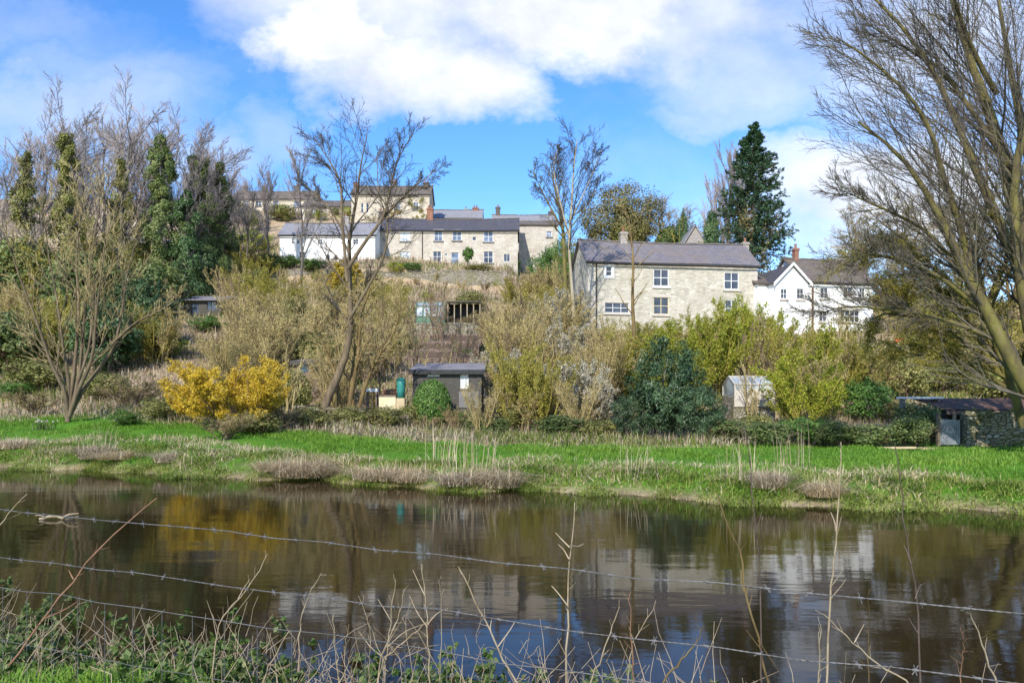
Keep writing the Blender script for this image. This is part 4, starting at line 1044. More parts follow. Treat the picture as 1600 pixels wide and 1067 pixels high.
G_SCRUB = 'bare tan shrubs scattered over the hillside gardens'
SH = [
 # left bank and wood edge
 ('ivyclump', 18, 585, 120, 120, 'ivy mound at the far left edge below the ivy trees'),
 ('olive', 85, 575, 120, 120, 'olive shrub directly behind the bare multi stemmed tree'),
 ('evergreen', 165, 585, 130, 130, 'dark evergreen bush right of the bare multi stemmed tree'),
 ('evergreen', 225, 545, 120, 120, 'dark evergreen bush above the yellow green mound'),
 ('ivyclump', 130, 520, 150, 150, 'tall ivy mound between the ivy trees on the left slope'),
 ('ivyclump', 20, 500, 150, 130, 'tall ivy mound under the leftmost ivy tree'),
 ('ivyclump', 240, 500, 110, 120, 'ivy mound at the foot of the two dark ivy trees'),
 ('olive', 60, 500, 130, 120, 'olive shrub between ivy mounds on the far left slope'),
 ('olive', 180, 470, 130, 130, 'olive shrub left of the dark ivy trees'),
 ('bramble', 60, 610, 60, 110, 'bramble mound at the foot of the far left evergreens'),
 ('bramble', 165, 625, 50, 90, 'bramble mound right beside the bare multi stemmed tree'),
 ('green', 25, 622, 30, 60, 'small bright green bush at the far left above the meadow'),
 ('green', 150, 618, 34, 60, 'small green bush behind the bare multi stemmed tree'),
 ('green', 195, 665, 26, 60, 'low green bush left of the forsythia at the meadow edge'),
 ('lime', 250, 560, 48, 115, 'rounded yellow green mound on the left slope below the tumbledown shed'),
 ('green', 325, 520, 28, 70, 'low green bush below the tumbledown shed'),
 ('brown', 205, 640, 60, 110, 'brown tangled shrub between multi stemmed tree and forsythia', None),
 ('brown', 60, 648, 45, 110, 'low brown tangled shrub at the far left meadow edge', None),
 ('bramble', 250, 655, 40, 80, 'bramble mound touching the left side of the forsythia'),
 ('forsythia', 352, 672, 124, 150, 'big golden flowering forsythia beside the meadow'),
 ('forsythia', 298, 660, 66, 70, 'small golden forsythia at the left foot of the big one'),
 ('forsythia', 392, 674, 104, 112, 'golden forsythia merging into the right side of the big one'),
 ('brown', 350, 686, 48, 130, 'brown twiggy shrub growing out of the foot of the forsythia'),
 ('bramble', 400, 678, 42, 100, 'bramble under the right side of the forsythia'),
 ('bramble', 480, 672, 45, 90, 'bramble between the forsythia and the leaning tree'),
 ('brown', 445, 672, 46, 70, 'brown twiggy shrub at the right foot of the forsythia'),
 # slope in the middle
 ('twig', 415, 600, 130, 120, 'tan twiggy shrub rising behind the golden forsythia'),
 ('twig', 470, 565, 120, 110, 'tan twiggy shrub above the navy windowed shed', G_SCRUB),
 ('twig', 380, 540, 100, 110, 'tan twiggy shrub above the forsythia', G_SCRUB),
 ('olive', 400, 500, 90, 100, 'olive shrub on the slope right of the tumbledown shed'),
 ('olive', 450, 505, 80, 90, 'olive shrub below the left end of the retaining wall'),
 ('twig', 360, 475, 70, 80, 'tan twiggy shrub beside the tumbledown shed', G_SCRUB),
 ('twig', 500, 520, 90, 90, 'tan twiggy shrub left of the mustard shrub', G_SCRUB),
 ('olive', 520, 600, 70, 80, 'olive shrub behind the trunk of the leaning tree'),
 ('twig', 590, 560, 100, 90, 'tan twiggy shrub right of the leaning tree', G_SCRUB),
 ('twig', 620, 520, 70, 80, 'tan twiggy shrub left of the greenhouse', G_SCRUB),
 ('olive', 575, 500, 70, 80, 'olive shrub under the mustard shrub'),
 ('mustard', 548, 490, 85, 95, 'mustard yellow shrub covering part of the retaining wall'),
 ('twig', 610, 480, 50, 70, 'tan twiggy shrub at the foot of the retaining wall', G_SCRUB),
 ('brown', 575, 600, 60, 70, 'brown shrub right of the leaning trunk'),
 ('green', 635, 550, 30, 50, 'bright green bush left of the brown board beds'),
 ('green', 725, 560, 18, 40, 'low green plants growing in the brown board bed'),
 ('lime', 690, 502, 26, 26, 'small lime bush in front of the greenhouse door'),
 ('lime', 668, 472, 18, 30, 'lime bush behind the greenhouse roof'),
 ('brown', 720, 522, 34, 60, 'red brown shrub below the open black shelter'),
 ('bramble', 735, 488, 40, 60, 'bramble behind the open black shelter'),
 ('clipped', 675, 639, 88, 64, 'round clipped green bush in front of the dark shed', None, 38.6),
 ('twig', 752, 639, 105, 75, 'tan twiggy shrub over the right corner of the dark shed', None, 37.0),
 ('brown', 712, 639, 52, 50, 'brown shrub before the door of the dark shed', None, 37.6),
 ('olive', 600, 639, 60, 60, 'olive shrub beside the cream box', None, 41.5),
 ('bramble', 640, 639, 44, 44, 'bramble at the left corner of the dark shed', None, 38.2),
 ('twig', 1490, 639, 90, 90, 'tan twiggy shrub behind the tin lean-to roof', None, 33.5),
 ('bramble', 1535, 639, 44, 70, 'bramble scrambling over the mossy wall before the lean-to', None, 29.4),
 ('bramble', 600, 668, 40, 90, 'bramble in front of the cream box'),
 ('bramble', 540, 668, 40, 80, 'bramble in front of the wooden rail'),
 ('green', 590, 652, 20, 55, 'low grey green bush below the cream box'),
 ('ivyclump', 725, 678, 44, 80, 'dark ivy mound in front of the dark shed'),
 ('ivyclump', 765, 684, 42, 80, 'dark ivy mound right of the dark shed'),
 ('brown', 660, 676, 34, 70, 'brown weeds below the clipped round bush'),
 # right of centre
 ('olive', 800, 668, 160, 110, 'tall olive shrub right of the dark shed'),
 ('olive', 850, 676, 150, 110, 'tall olive shrub left of the catkin shrubs'),
 ('pale', 900, 672, 130, 110, 'shrub with pale catkins left of the dark laurel'),
 ('pale', 875, 580, 90, 90, 'upper shrub with pale catkins below the slender trees'),
 ('pale', 838, 560, 84, 90, 'pale catkin shrub on the slope above the olive shrubs'),
 ('twig', 785, 600, 110, 90, 'tan twiggy shrub above the dark shed right corner', G_SCRUB),
 ('twig', 770, 560, 80, 70, 'tan twiggy shrub right of the brown board beds', G_SCRUB),
 ('twig', 935, 650, 150, 90, 'tan twiggy shrub touching the laurel', G_SCRUB),
 ('olive', 960, 620, 130, 100, 'olive shrub above the laurel by the grey house corner'),
 ('brown', 820, 480, 60, 70, 'brown shrub below the right end of the retaining wall'),
 ('olive', 800, 480, 50, 60, 'olive shrub at the right end of the retaining wall'),
 ('green', 850, 450, 60, 60, 'green bush left of the slender pale tree'),
 ('bramble', 815, 425, 40, 50, 'bramble at the right end of the terrace'),
 ('olive', 868, 420, 60, 60, 'olive shrub below the annexe'),
 ('green', 885, 480, 50, 50, 'green bush at the foot of the slender pale tree'),
 ('bramble', 820, 672, 46, 90, 'bramble mound under the tall olive shrubs'),
 ('ivyclump', 880, 684, 44, 110, 'ivy mound left of the laurel foot'),
 ('bramble', 945, 688, 40, 90, 'bramble mound at the left foot of the laurel'),
 # laurel, willows and hedge on the right
 ('twig', 945, 639, 74, 90, 'tan twiggy shrub at the left foot of the grey stone house front', None, 60),
 ('olive', 1010, 639, 70, 90, 'olive shrub at the foot of the grey stone house below the casement', None, 60),
 ('bramble', 1180, 639, 46, 70, 'bramble at the foot of the pale glazed frame', None, 37.5),
 ('laurel', 1040, 690, 172, 140, 'big dark blue green laurel at the meadow edge'),
 ('laurel', 1092, 692, 96, 100, 'lower laurel on the right shoulder of the big one'),
 ('laurel', 990, 690, 80, 80, 'lower laurel on the left shoulder of the big one'),
 ('willow', 1085, 640, 165, 130, 'lime green willow rising behind the big laurel'),
 ('willow', 1118, 630, 180, 110, 'lime green willow left of the pale glazed frame'),
 ('willow', 1180, 600, 150, 110, 'lime green willow above the pale glazed frame'),
 ('lime', 1110, 575, 80, 100, 'dense lime bush below the grey house'),
 ('olive', 1230, 640, 160, 100, 'olive shrub right of the pale glazed frame'),
 ('willow', 1270, 640, 150, 100, 'yellow green willow in front of the white house'),
 ('olive', 1310, 620, 110, 90, 'olive shrub below the white house'),
 ('willow', 1210, 560, 80, 90, 'yellow green willow under the white gabled wing'),
 ('olive', 1300, 560, 50, 90, 'olive shrub at the foot of the white house'),
 ('green', 1150, 650, 40, 60, 'green bush below the pale glazed frame'),
 ('ivyclump', 1140, 694, 48, 90, 'ivy mound right beside the lower laurel'),
 ('ivyclump', 1200, 696, 46, 90, 'ivy mound left of the lime green hedge bush'),
 ('green', 1255, 696, 52, 100, 'leafy green bush in the middle of the meadow hedge'),
 ('ivyclump', 1310, 698, 50, 90, 'ivy mound below the bright laurel'),
 ('green', 1354, 660, 78, 92, 'bright green laurel bush above the meadow hedge'),
 ('ivyclump', 1365, 700, 46, 90, 'ivy mound above the pale planks'),
 ('ivyclump', 1432, 639, 78, 90, 'ivy mound over the pale bench left of the lean-to', None, 30.2),
 ('ivyclump', 1425, 700, 62, 80, 'ivy mound left of the metal gate'),
 ('bramble', 1400, 660, 40, 70, 'bramble with yellow tips left of the tin lean-to'),
 ('bramble', 1560, 668, 30, 100, 'mossy bramble on the wall at the right edge'),
 ('olive', 1390, 600, 70, 110, 'olive shrub above the pale bench'),
 ('olive', 1460, 560, 100, 120, 'olive shrub above the drystone wall'),
 ('olive', 1540, 590, 120, 140, 'olive shrub behind the big riverside tree'),
 ('brown', 1500, 520, 90, 120, 'brown shrub on the dark slope behind the riverside tree'),
 ('brown', 1590, 560, 140, 140, 'brown shrub at the right edge behind the riverside tree'),
 ('bramble', 1470, 610, 50, 110, 'bramble above the tin lean-to roof'),
 ('bramble', 1570, 625, 60, 120, 'bramble behind the tin lean-to at the right edge'),
 ('olive', 1400, 520, 70, 90, 'olive shrub right of the white house'),
 ('green', 1440, 545, 30, 80, 'low green bush on top of the drystone wall'),
 # around the houses
 ('lime', 395, 395, 40, 80, 'yellow green bush left of the white cottage'),
 ('olive', 350, 440, 80, 70, 'olive shrub right of the darkest ivy tree'),
 ('olive', 400, 455, 70, 80, 'olive shrub below the yellow green bush by the cottage'),
 ('bramble', 375, 350, 40, 60, 'bramble below the hilltop row'),
 ('green', 452, 420, 22, 40, 'green bush below the left end of the white cottage'),
 ('green', 490, 424, 22, 50, 'green bush below the middle of the white cottage'),
 ('ivyclump', 425, 430, 36, 50, 'ivy mound at the left corner of the white cottage'),
 ('bramble', 440, 345, 30, 60, 'bramble between hilltop row and white cottage roof'),
 ('lime', 500, 345, 18, 30, 'lime bush below the small pinkish cottage'),
 ('lime', 618, 430, 20, 36, 'lime bush on the retaining wall left of the terrace doors'),
 ('green', 645, 428, 16, 34, 'green bush on the retaining wall below the terrace'),
 ('green', 805, 425, 24, 24, 'green bush at the right corner of the terrace'),
 ('bramble', 745, 425, 12, 60, 'low bramble along the top of the retaining wall'),
 ('olive', 585, 350, 14, 40, 'low olive shrub at the foot of the tall house'),
]
for s_ in SH: shrub(*s_)
# the twiggy thicket between the named shrubs, zone by zone
KEEP = [(636, 755, 528, 642), (640, 758, 462, 512), (560, 636, 585, 636), (284, 346, 455, 498), (915, 1030, 395, 500), (590, 815, 340, 425), (436, 588, 348, 414), (1240, 1360, 400, 520), (1020, 1190, 376, 450), (1460, 1600, 618, 700), (1150, 1208, 584, 614)]
def zone(n, x0, x1, y0, y1, kinds, hr, label, group):
    k = 0; tries = 0
    while k < n and tries < n * 30:
        tries += 1
        px = x0 + (x1 - x0) * rng.random(); py = y0 + (y1 - y0) * rng.random() ** .8
        h = (hr[0] + (hr[1] - hr[0]) * rng.random()) * (.55 + .45 * (py - 400) / 260); w = h * (.8 + .3 * rng.random())
        if any(px + w * .3 > a and px - w * .3 < b and py > c and py - h * .9 < d for a, b, c, d in KEEP): continue
        shrub(kinds[int(rng.integers(len(kinds)))], px, py, h, w, label, group); k += 1
zone(42, 345, 535, 465, 655, ['twig', 'olive', 'twig', 'brown', 'twig', 'bramble'], (60, 125), 'twiggy shrub of the thicket between the forsythia and the retaining wall', 'thicket shrubs above the forsythia')
zone(20, 555, 645, 465, 640, ['twig', 'twig', 'olive'], (60, 110), 'twiggy shrub of the thicket between leaning tree and greenhouse', 'thicket shrubs right of the leaning tree')
zone(36, 752, 960, 465, 680, ['twig', 'olive', 'twig', 'pale', 'brown', 'twig'], (70, 135), 'twiggy shrub of the thicket between dark shed and grey stone house', 'thicket shrubs right of the dark shed')
zone(26, 965, 1335, 520, 685, ['willow', 'olive', 'twig', 'olive'], (80, 150), 'twiggy shrub of the thicket before the grey and white houses', 'thicket shrubs before the right houses')
zone(24, 1340, 1620, 470, 640, ['olive', 'twig', 'brown', 'bramble'], (80, 140), 'twiggy shrub on the dark slope behind the riverside tree', 'slope shrubs behind the riverside tree')
zone(26, -20, 335, 430, 590, ['olive', 'twig', 'ivyclump', 'bramble', 'brown'], (80, 140), 'shrub of the undergrowth between the ivy trees and the left meadow', 'undergrowth shrubs on the left slope')
zone(16, 335, 440, 340, 465, ['olive', 'twig', 'bramble', 'brown'], (50, 90), 'shrub on the bank between the dark ivy trees and white cottage', 'bank shrubs left of the white cottage')
zone(14, 440, 800, 440, 475, ['twig', 'bramble', 'olive', 'brown'], (26, 44), 'low shrub straggling along the foot of the retaining wall', 'shrubs along the retaining wall')
KEEP_, KEEP = KEEP, []
zone(26, 350, 960, 480, 672, ['whip'], (90, 170), 'thin bare whips rising above the thicket across the hillside gardens', 'bare whips on the hillside')
zone(8, 1130, 1330, 560, 690, ['whip'], (110, 170), 'thin bare whips rising above the meadow hedge on the right', 'bare whips by the right hedge')
KEEP = KEEP_
zone(12, 440, 560, 332, 352, ['lime', 'olive', 'bramble', 'twig'], (26, 44), 'small shrub on the slope between hilltop row and white cottage roof', 'shrubs above the white cottage')
zone(7, 868, 915, 400, 470, ['olive', 'bramble', 'green'], (70, 110), 'shrub in the gap between the annexe and the grey stone house', 'shrubs right of the annexe')
# topiary on a stem by the terrace
p = on_ground(731, 103); r = empty('topiary_tree', p, 0, 'round topped little topiary tree in front of the terrace wall', 'tree')
V, Q, a = tubes(np.array([[(0,0,-.2),(0,0,.6),(0,0,1.2)]]), np.full((1,3),.07), 6); MB().add(V, Q, a).build('trunk', M['bark_grey'], r)
V, Q, a = clump_leaves(60, 40, .1, .09, .6, .7); V = V * np.array([1.7, 1.7, 2.2]) + np.array([0, 0, .9]); MB().add(V, Q, a).build('crown', M['leaf_mid'], r)

# ------------------------------------------------------------------ trees
def taper(K, r0, r1, n=1, p=1.0): return np.repeat((r0 + (r1 - r0) * np.linspace(0, 1, K)[None] ** p), n, 0)

def finish_tree(root, trunkparts, twigparts, tmat, cmat, foliage=None, fmat=None, fname='foliage'):
    mb = MB()
    for Pp, R, s_ in trunkparts: V, Q, a = tubes(Pp, R, s_); mb.add(V, Q, a)
    mb.build('trunk', M[tmat], root, True)
    if twigparts:
        mb = MB()
        for Pp, R, s_ in twigparts: V, Q, a = tubes(Pp, R, s_); mb.add(V, Q, a)
        mb.build('crown', M[cmat], root)
    if foliage:
        mb = MB()
        for V, Q, a in foliage: mb.add(V, Q, a)
        mb.build(fname, M[fmat], root)
    return root

# --- background bare trees: four prototypes of height 1
def bare_proto(spread, nst, ang, up, n=(15, 9, 8, 3), r=.011, rmin=.00085, trunk_h=.78, wob=.05):
    K = 8; t = np.linspace(0, 1, K)
    Tp = np.zeros((nst, K, 3)); 
    for i in range(nst):
        a = rng.random() * 6.28; d = np.array([math.cos(a), math.sin(a), 0]) * spread * (.3 if nst > 1 else .05)
        Tp[i] = d * (t[:, None] ** 1.2) + UP * t[:, None] * trunk_h * (1 - .1 * rng.random()) - UP * .03
        Tp[i, 1:] += rng.normal(size=(K - 1, 3)) * .008
    R = taper(K, r, r * .3, nst)
    A, Ra = grow(Tp, R, n[0], .28, 1, .42, ang, up, 5, .55, wob, rmin * 2.2, fall=.35)
    B, Rb = grow(A, Ra, n[1], .2, 1, .45, ang, up, 4, .6, wob * 1.6, rmin * 1.3, fall=.3)
    C, Rc = grow(B, Rb, n[2], .15, 1, .5, ang, up, 4, .6, wob * 2, rmin, fall=.3)
    parts = [(B, Rb, 3), (C, Rc, 3)]
    if n[3]:
        D, Rd = grow(C, Rc, n[3], .2, 1, .5, ang, up, 3, .7, wob * 2, rmin * .8, fall=.3); parts.append((D, Rd, 3))
    return [(Tp, R, 7), (A, Ra, 4)], parts
def bare_meshes(tmat, cmat, *a, **k):
    tp, cp = bare_proto(*a, **k)
    out = []
    for nm_, parts, mt in (('trunk', tp, tmat), ('crown', cp, cmat)):
        mb = MB()
        for Pp, R, s_ in parts: V, Q, at_ = tubes(Pp, R, s_); mb.add(V, Q, at_)
        me = mb.mesh(nm_); me.materials.append(M[mt]); out.append((nm_, me))
    return out
BARE = [bare_meshes('bark_grey', 'twig_lilac', .25, 1, 34, .22), bare_meshes('bark_grey', 'twig_lilac', .3, 2, 30, .3), bare_meshes('bark_grey', 'twig_lilac', .2, 1, 28, .35)]
BARE_OL = [bare_meshes('bark_ochre', 'twig_tan', .3, 2, 40, .15)]
BARE_NARROW = [bare_meshes('bark_grey', 'twig_lilac', .1, 1, 16, .3, trunk_h=.85)]
def bare_tree(name, px, Y, py_top, label, protos, group=None, wide=1.0):
    p = on_ground(px, Y); h = CZ + (HOR - py_top) / F * Y - p[2]
    r = empty(name, p, rng.random() * 6.28, label, 'tree', group)
    r.scale = (h * wide, h * wide, h)
    for n, me in protos[int(rng.integers(len(protos)))]: link(me, n, None, r)
    return r
GB = 'bare trees of the wood on the left skyline'
LB = ['bare grey tree of the wood behind the ivy clad trees', 'bare grey tree at the right end of the wood above the darkest ivy tree']
for px, Y, top in [(-30, 88, 175), (8, 84, 185), (40, 96, 168), (68, 82, 158), (100, 92, 150), (132, 80, 142), (162, 94, 146), (190, 84, 142), (216, 98, 150), (242, 86, 168), (118, 112, 150)]:
    bare_tree('bare_tree', px, Y, top, LB[0], BARE, GB)
for px, Y, top in [(278, 90, 180), (304, 84, 190), (330, 96, 202), (352, 88, 225), (380, 94, 250), (318, 122, 205), (366, 120, 240)]:
    bare_tree('bare_tree', px, Y, top, LB[1], BARE, GB)
bare_tree('bare_tree', 418, 98, 250, 'thin bare tree between the wood and the white cottage', BARE_NARROW, wide=1.2)
bare_tree('bare_tree', 470, 90, 195, 'tall thin bare tree in front of the white cottage', BARE, wide=.8)
bare_tree('bare_tree', 1040, 108, 283, 'rounded bare tree right of the olive crowned tree', BARE_OL)
bare_tree('bare_tree', 1075, 112, 300, 'bare tree between the olive crowned tree and the gabled outbuilding', BARE_OL)
bare_tree('bare_tree', 1010, 120, 300, 'bare tree just behind the olive crowned tree', BARE)
bare_tree('bare_tree', 1138, 95, 207, 'narrow upright bare tree left of the conifer', BARE_NARROW)
bare_tree('bare_tree', 1156, 98, 215, 'narrow upright bare tree touching the conifer', BARE_NARROW)
bare_tree('bare_tree', 1118, 100, 255, 'short narrow bare tree left of the two upright ones', BARE_NARROW)
bare_tree('bare_tree', 1340, 90, 300, 'bare tree behind the white house roof', BARE_OL, wide=1.2)
bare_tree('bare_tree', 1420, 85, 280, 'bare tree on the dark slope right of the white house', BARE_OL, wide=1.3)
bare_tree('bare_tree', 1500, 80, 300, 'bare tree on the dark slope behind the riverside tree', BARE_OL, wide=1.3)
bare_tree('bare_tree', 1580, 75, 280, 'bare tree on the dark slope at the right edge', BARE_OL, wide=1.3)

# --- trees wrapped in ivy
def ivy_tree(px, py_base, py_top, wpx, label, lmat, lean=0.0, dens=1.0, col=None):
    wpx *= 1.25; dens *= 1.25
    p = G(px, py_base); Y = p[1]; H = (py_base - py_top) * Y / F; W = wpx * Y / F / 2
    r = empty('ivy_tree', p, 0, label, 'tree', 'trees wrapped in ivy on the left slope')
    K = 8; t = np.linspace(0, 1, K)
    T = np.stack([lean * H * t ** 1.3, 0 * t, H * t * 1.02 - .3], 1)[None]; T[:, 1:] += rng.normal(size=(1, K - 1, 3)) * .12
    A, Ra = grow(T, taper(K, .24, .07), 22, .3, 1, .22, 48, .3, 4, .5, .1, .03)
    n = int(100 * dens * max(H / 12, .5))
    tt = rng.random(n) ** 0.95; rad = W * 1.4 * (1.0 - .82 * tt) * (.55 + .6 * rng.random(n)) * (.75 + .35 * np.sin(tt * 17 + px))
    az = rng.random(n) * 6.28
    c = np.stack([lean * H * tt ** 1.3 + rad * np.cos(az), rad * np.sin(az), tt * H], 1)
    per = 120; cr = .34 + .6 * (1 - tt) * rng.random(n)
    pos = np.repeat(c, per, 0) + ball(n * per) * np.repeat(cr, per)[:, None] * np.array([1, 1, 1.15])
    ax = np.stack([lean * H * np.repeat(tt, per) ** 1.3, 0 * pos[:, 1], pos[:, 2] - .6], 1)
    nm = nrm(nrm(pos - ax) * .8 + rng.normal(size=pos.shape) * .5)
    lv = leaves(pos, nm, .175, .7, att=np.clip(np.repeat(rng.random(n), per) * .55 + .45 * rng.random(n * per), 0, 1))
    B, Rb = grow(A, Ra, 8, .2, 1, .5, 35, .3, 4, .6, .12, .015)
    return finish_tree(r, [(T, taper(K, .24, .07), 8), (A, Ra, 5)], [(B, Rb, 3)], 'bark_grey', 'twig_lilac', [lv], lmat, 'ivy')
ivy_tree(40, 500, 238, 52, 'olive ivy tree nearest the left edge', 'leaf_ivyol', 0, .7)
ivy_tree(112, 490, 212, 52, 'broad ivy tree in the middle of the left wood', 'leaf_ivyol', -.03, .9)
ivy_tree(184, 480, 252, 46, 'olive ivy tree left of the two dark ivy trees', 'leaf_ivyol', .03, .6)
ivy_tree(258, 470, 212, 66, 'tallest dark ivy tree with a narrow top', 'leaf_ivy', -.03, 1.3)
ivy_tree(318, 462, 245, 62, 'dark ivy tree in the middle of the dark trio', 'leaf_ivy', -.04, 1.3)
ivy_tree(340, 455, 258, 54, 'rightmost dark ivy tree beside the hilltop row', 'leaf_ivy', .02, 1.3)
ivy_tree(290, 470, 300, 60, 'lower dark ivy tree filling the gap above the tumbledown shed', 'leaf_dark', 0, 1.2)

# --- olive domed tree behind the grey house, small dark conifers
def crown_tree(name, px, Y, py_top, py_bot, wpx, label, lmat, tmat='bark_grey', ncl=120, per=90, size=.28, shape=dome, cr=.11):
    p = on_ground(px, Y); zt = CZ + (HOR - py_top) / F * Y; zb = CZ + (HOR - py_bot) / F * Y
    r = empty(name, p, 0, label, 'tree')
    H = zt - zb; W = wpx * Y / F; b0 = zb - p[2]
    K = 6; t = np.linspace(0, 1, K); T = np.stack([0*t, 0*t, (b0 + H * .8) * t - .3], 1)[None]; T[:, 1:] += rng.normal(size=(1, K-1, 3)) * .1
    A, Ra = grow(T, taper(K, .3, .06), 16, .35, 1, .5, 48, .2, 5, .5, .1, .04)
    V, Q, a = clump_leaves(ncl, per, cr, size / max(W, H), .6, .5, shape=shape)
    V = V * np.array([W, W, H]) + np.array([0, 0, b0])
    return finish_tree(r, [(T, taper(K, .3, .06), 8)], [(A, Ra, 4)], tmat, 'twig_olive', [(V, Q, a)], lmat)
crown_tree('domed_tree', 970, 104, 276, 415, 156, 'broad domed olive green tree behind the grey stone house', 'leaf_dull', ncl=210, per=120, cr=.09, size=.24)
crown_tree('domed_tree', 980, 102, 306, 400, 78, 'darker green crown in front of the domed olive tree', 'leaf_ivyol', ncl=90, per=70)
crown_tree('dark_conifer', 1112, 90, 322, 400, 34, 'small dark pointed conifer left of the tall conifer', 'leaf_dark', shape=cone)
crown_tree('dark_conifer', 1066, 98, 322, 400, 26, 'small dark conifer above the grey house ridge', 'leaf_dark', shape=cone)
crown_tree('ivy_covered_tree', 1045, 100, 350, 400, 50, 'dark leafy crown low behind the grey house ridge', 'leaf_ivy')

# --- tall conifer
def conifer(px, Y, py_top, py_bot, label):
    p = on_ground(px, Y); zt = CZ + (HOR - py_top) / F * Y; H = zt - p[2]
    r = empty('tall_conifer', p, 0, label, 'conifer')
    K = 8; t = np.linspace(0, 1, K); T = np.stack([0*t, 0*t, H * t - .2], 1)[None]
    b0 = (CZ + (HOR - py_bot) / F * Y - p[2]) / H
    nb = 240; tt = b0 + (1 - b0) * (np.arange(nb) + rng.random(nb)) / nb
    q = (tt - b0) / (1 - b0)
    ln = np.interp(q, [0, .25, .5, .62, .8, 1], [4.1, 3.9, 3.3, 2.7, 1.5, .3]) * (.78 + .3 * rng.random(nb)) * (1 + .2 * np.sin(q * 46))
    az = rng.random(nb) * 6.28; d = np.stack([np.cos(az), np.sin(az), 0 * az], 1)
    Kb = 6; s_ = np.linspace(0, 1, Kb)
    droop = np.interp(q, [0, 1], [-.35, .15])
    Bp = (np.stack([0*tt, 0*tt, tt * H], 1))[:, None] + d[:, None] * ln[:, None, None] * s_[None, :, None] + UP * (ln * droop)[:, None, None] * (s_ ** 1)[None, :, None] + UP * (ln * .22)[:, None, None] * (s_ ** 3)[None, :, None]
    Rb = taper(Kb, .05, .015, nb)
    C, Rc = grow(Bp, Rb, 9, .25, 1, .3, 55, -.2, 3, .5, .1, .012)
    n = len(C); per = 30; i = np.repeat(np.arange(n), per); u = rng.random(len(i))[:, None]
    pos = C[i, 0] * (1 - u) + C[i, -1] * u + rng.normal(size=(len(i), 3)) * np.array([.07, .07, .05])
    nm = nrm(rng.normal(size=pos.shape) * .7 + UP)
    lv = leaves(pos, nm, .26, .32, att=np.clip(np.repeat(rng.random(n), per) * .5 + .5 * rng.random(len(i)), 0, 1))
    finish_tree(r, [(T, taper(K, .28, .04), 8)], [(Bp, Rb, 4), (C, Rc, 3)], 'bark_grey', 'twig_brown', [lv], 'conifer', 'needles')
    # ivy and dead brown growth hanging round the lower half
    n = 85; h = H * (b0 * .4 + (.52 - b0 * .4) * rng.random(n)); az = rng.random(n) * 6.28; rad = 1.2 + 2.6 * rng.random(n) * (1 - h / H)
    c = np.stack([rad * np.cos(az), rad * np.sin(az), h], 1); per = 60
    pos = np.repeat(c, per, 0) + ball(n * per) * .7 * np.array([1, 1, 1.5]); nm = nrm(rng.normal(size=pos.shape) + nrm(pos * np.array([1, 1, 0])))
    MB().add(*leaves(pos, nm, .24, .5)).build('ivy', M['leaf_dull'], r)
conifer(1178, 82, 195, 400, 'tall ragged dark conifer with brown ivy round its lower half')

# --- slender trees in the middle
def traced_tree(name, label, stems, Y, rads, tmat, cmat, lv, base=None, sides=10, cat='tree', group=None, foliage=None, fmat=None, dY=None):
    """stems traced from the photo at one distance, each swaying a little in depth"""
    pts3 = []
    for k, st in enumerate(stems):
        q = np.array([P(x, y, Y) for x, y in st]); pts3.append(q)
    b0 = pts3[0][0].copy()
    if base is None: b0[2] = gz(b0[0], b0[1])
    r = empty(name, b0, 0, label, cat, group)
    K = 14; Tp, Tr = [], []
    for k, q in enumerate(pts3):
        c = resample(q - b0, K)
        sway = (dY[k] if dY is not None else rng.normal() * 0.8) * np.linspace(0, 1, K) ** 1.3
        if k > 0 and dY is not None and False: pass
        c[:, 1] += sway
        if k == 0 or stems[k][0] == stems[0][0]: c[0, 2] -= .25
        Tp.append(c); Tr.append(np.linspace(rads[k][0], rads[k][1], K))
    Tp, Tr = np.array(Tp), np.array(Tr)
    parts = [(Tp, Tr)]; prev = (Tp, Tr)
    for kw in lv: prev = grow(*prev, **kw); parts.append(prev)
    lim = 1 if tmat == 'bark_pale' or name == 'riverside_tree' or len(parts) < 3 else 2
    tp = [(a, b_, (sides, 6)[i]) for i, (a, b_) in enumerate(parts[:lim])]
    cp = [(a, b_, 3 if i else 5) for i, (a, b_) in enumerate(parts[lim:])]
    fo = [foliage(parts)] if foliage else None
    finish_tree(r, tp, cp, tmat, cmat, fo, fmat)
    return r
TW = lambda rm, up=.25, an=36: [dict(n=18, t0=.35, t1=1, lenr=.34, ang=an, up=up, K=6, rr=.5, wob=.09, rmin=rm * 2.4, fall=.5),
                        dict(n=9, t0=.2, t1=1, lenr=.42, ang=an, up=up, K=5, rr=.55, wob=.12, rmin=rm * 1.4, fall=.35),
                        dict(n=8, t0=.15, t1=1, lenr=.5, ang=an + 4, up=up, K=4, rr=.6, wob=.13, rmin=rm, fall=.3)]
traced_tree('slender_tree', 'slender bare tree with a pale leaning trunk left of the grey house',
    [[(899, 525), (893, 440), (889, 380), (893, 320), (896, 265), (901, 222)], [(889, 370), (872, 300), (866, 262), (871, 230)], [(889, 350), (918, 290), (938, 240)]], 62, [(.14, .03), (.08, .02), (.07, .02)],
    'bark_pale', 'twig_dark', TW(.0095, .2, 38))
crown_tree('gap_tree', 893, 100, 352, 470, 60, 'bushy olive tree filling the gap between annexe and grey stone house', 'leaf_ivyol', ncl=90, per=60)
traced_tree('slender_tree', 'slender bare tree with an ivy dark trunk just behind the pale one',
    [[(884, 480), (882, 400), (878, 340), (868, 295), (861, 250)], [(880, 360), (852, 310), (832, 270)], [(880, 370), (915, 325), (940, 280)]], 70, [(.22, .03), (.09, .02), (.08, .02)],
    'bark_moss', 'twig_dark', TW(.0095, .2, 40))
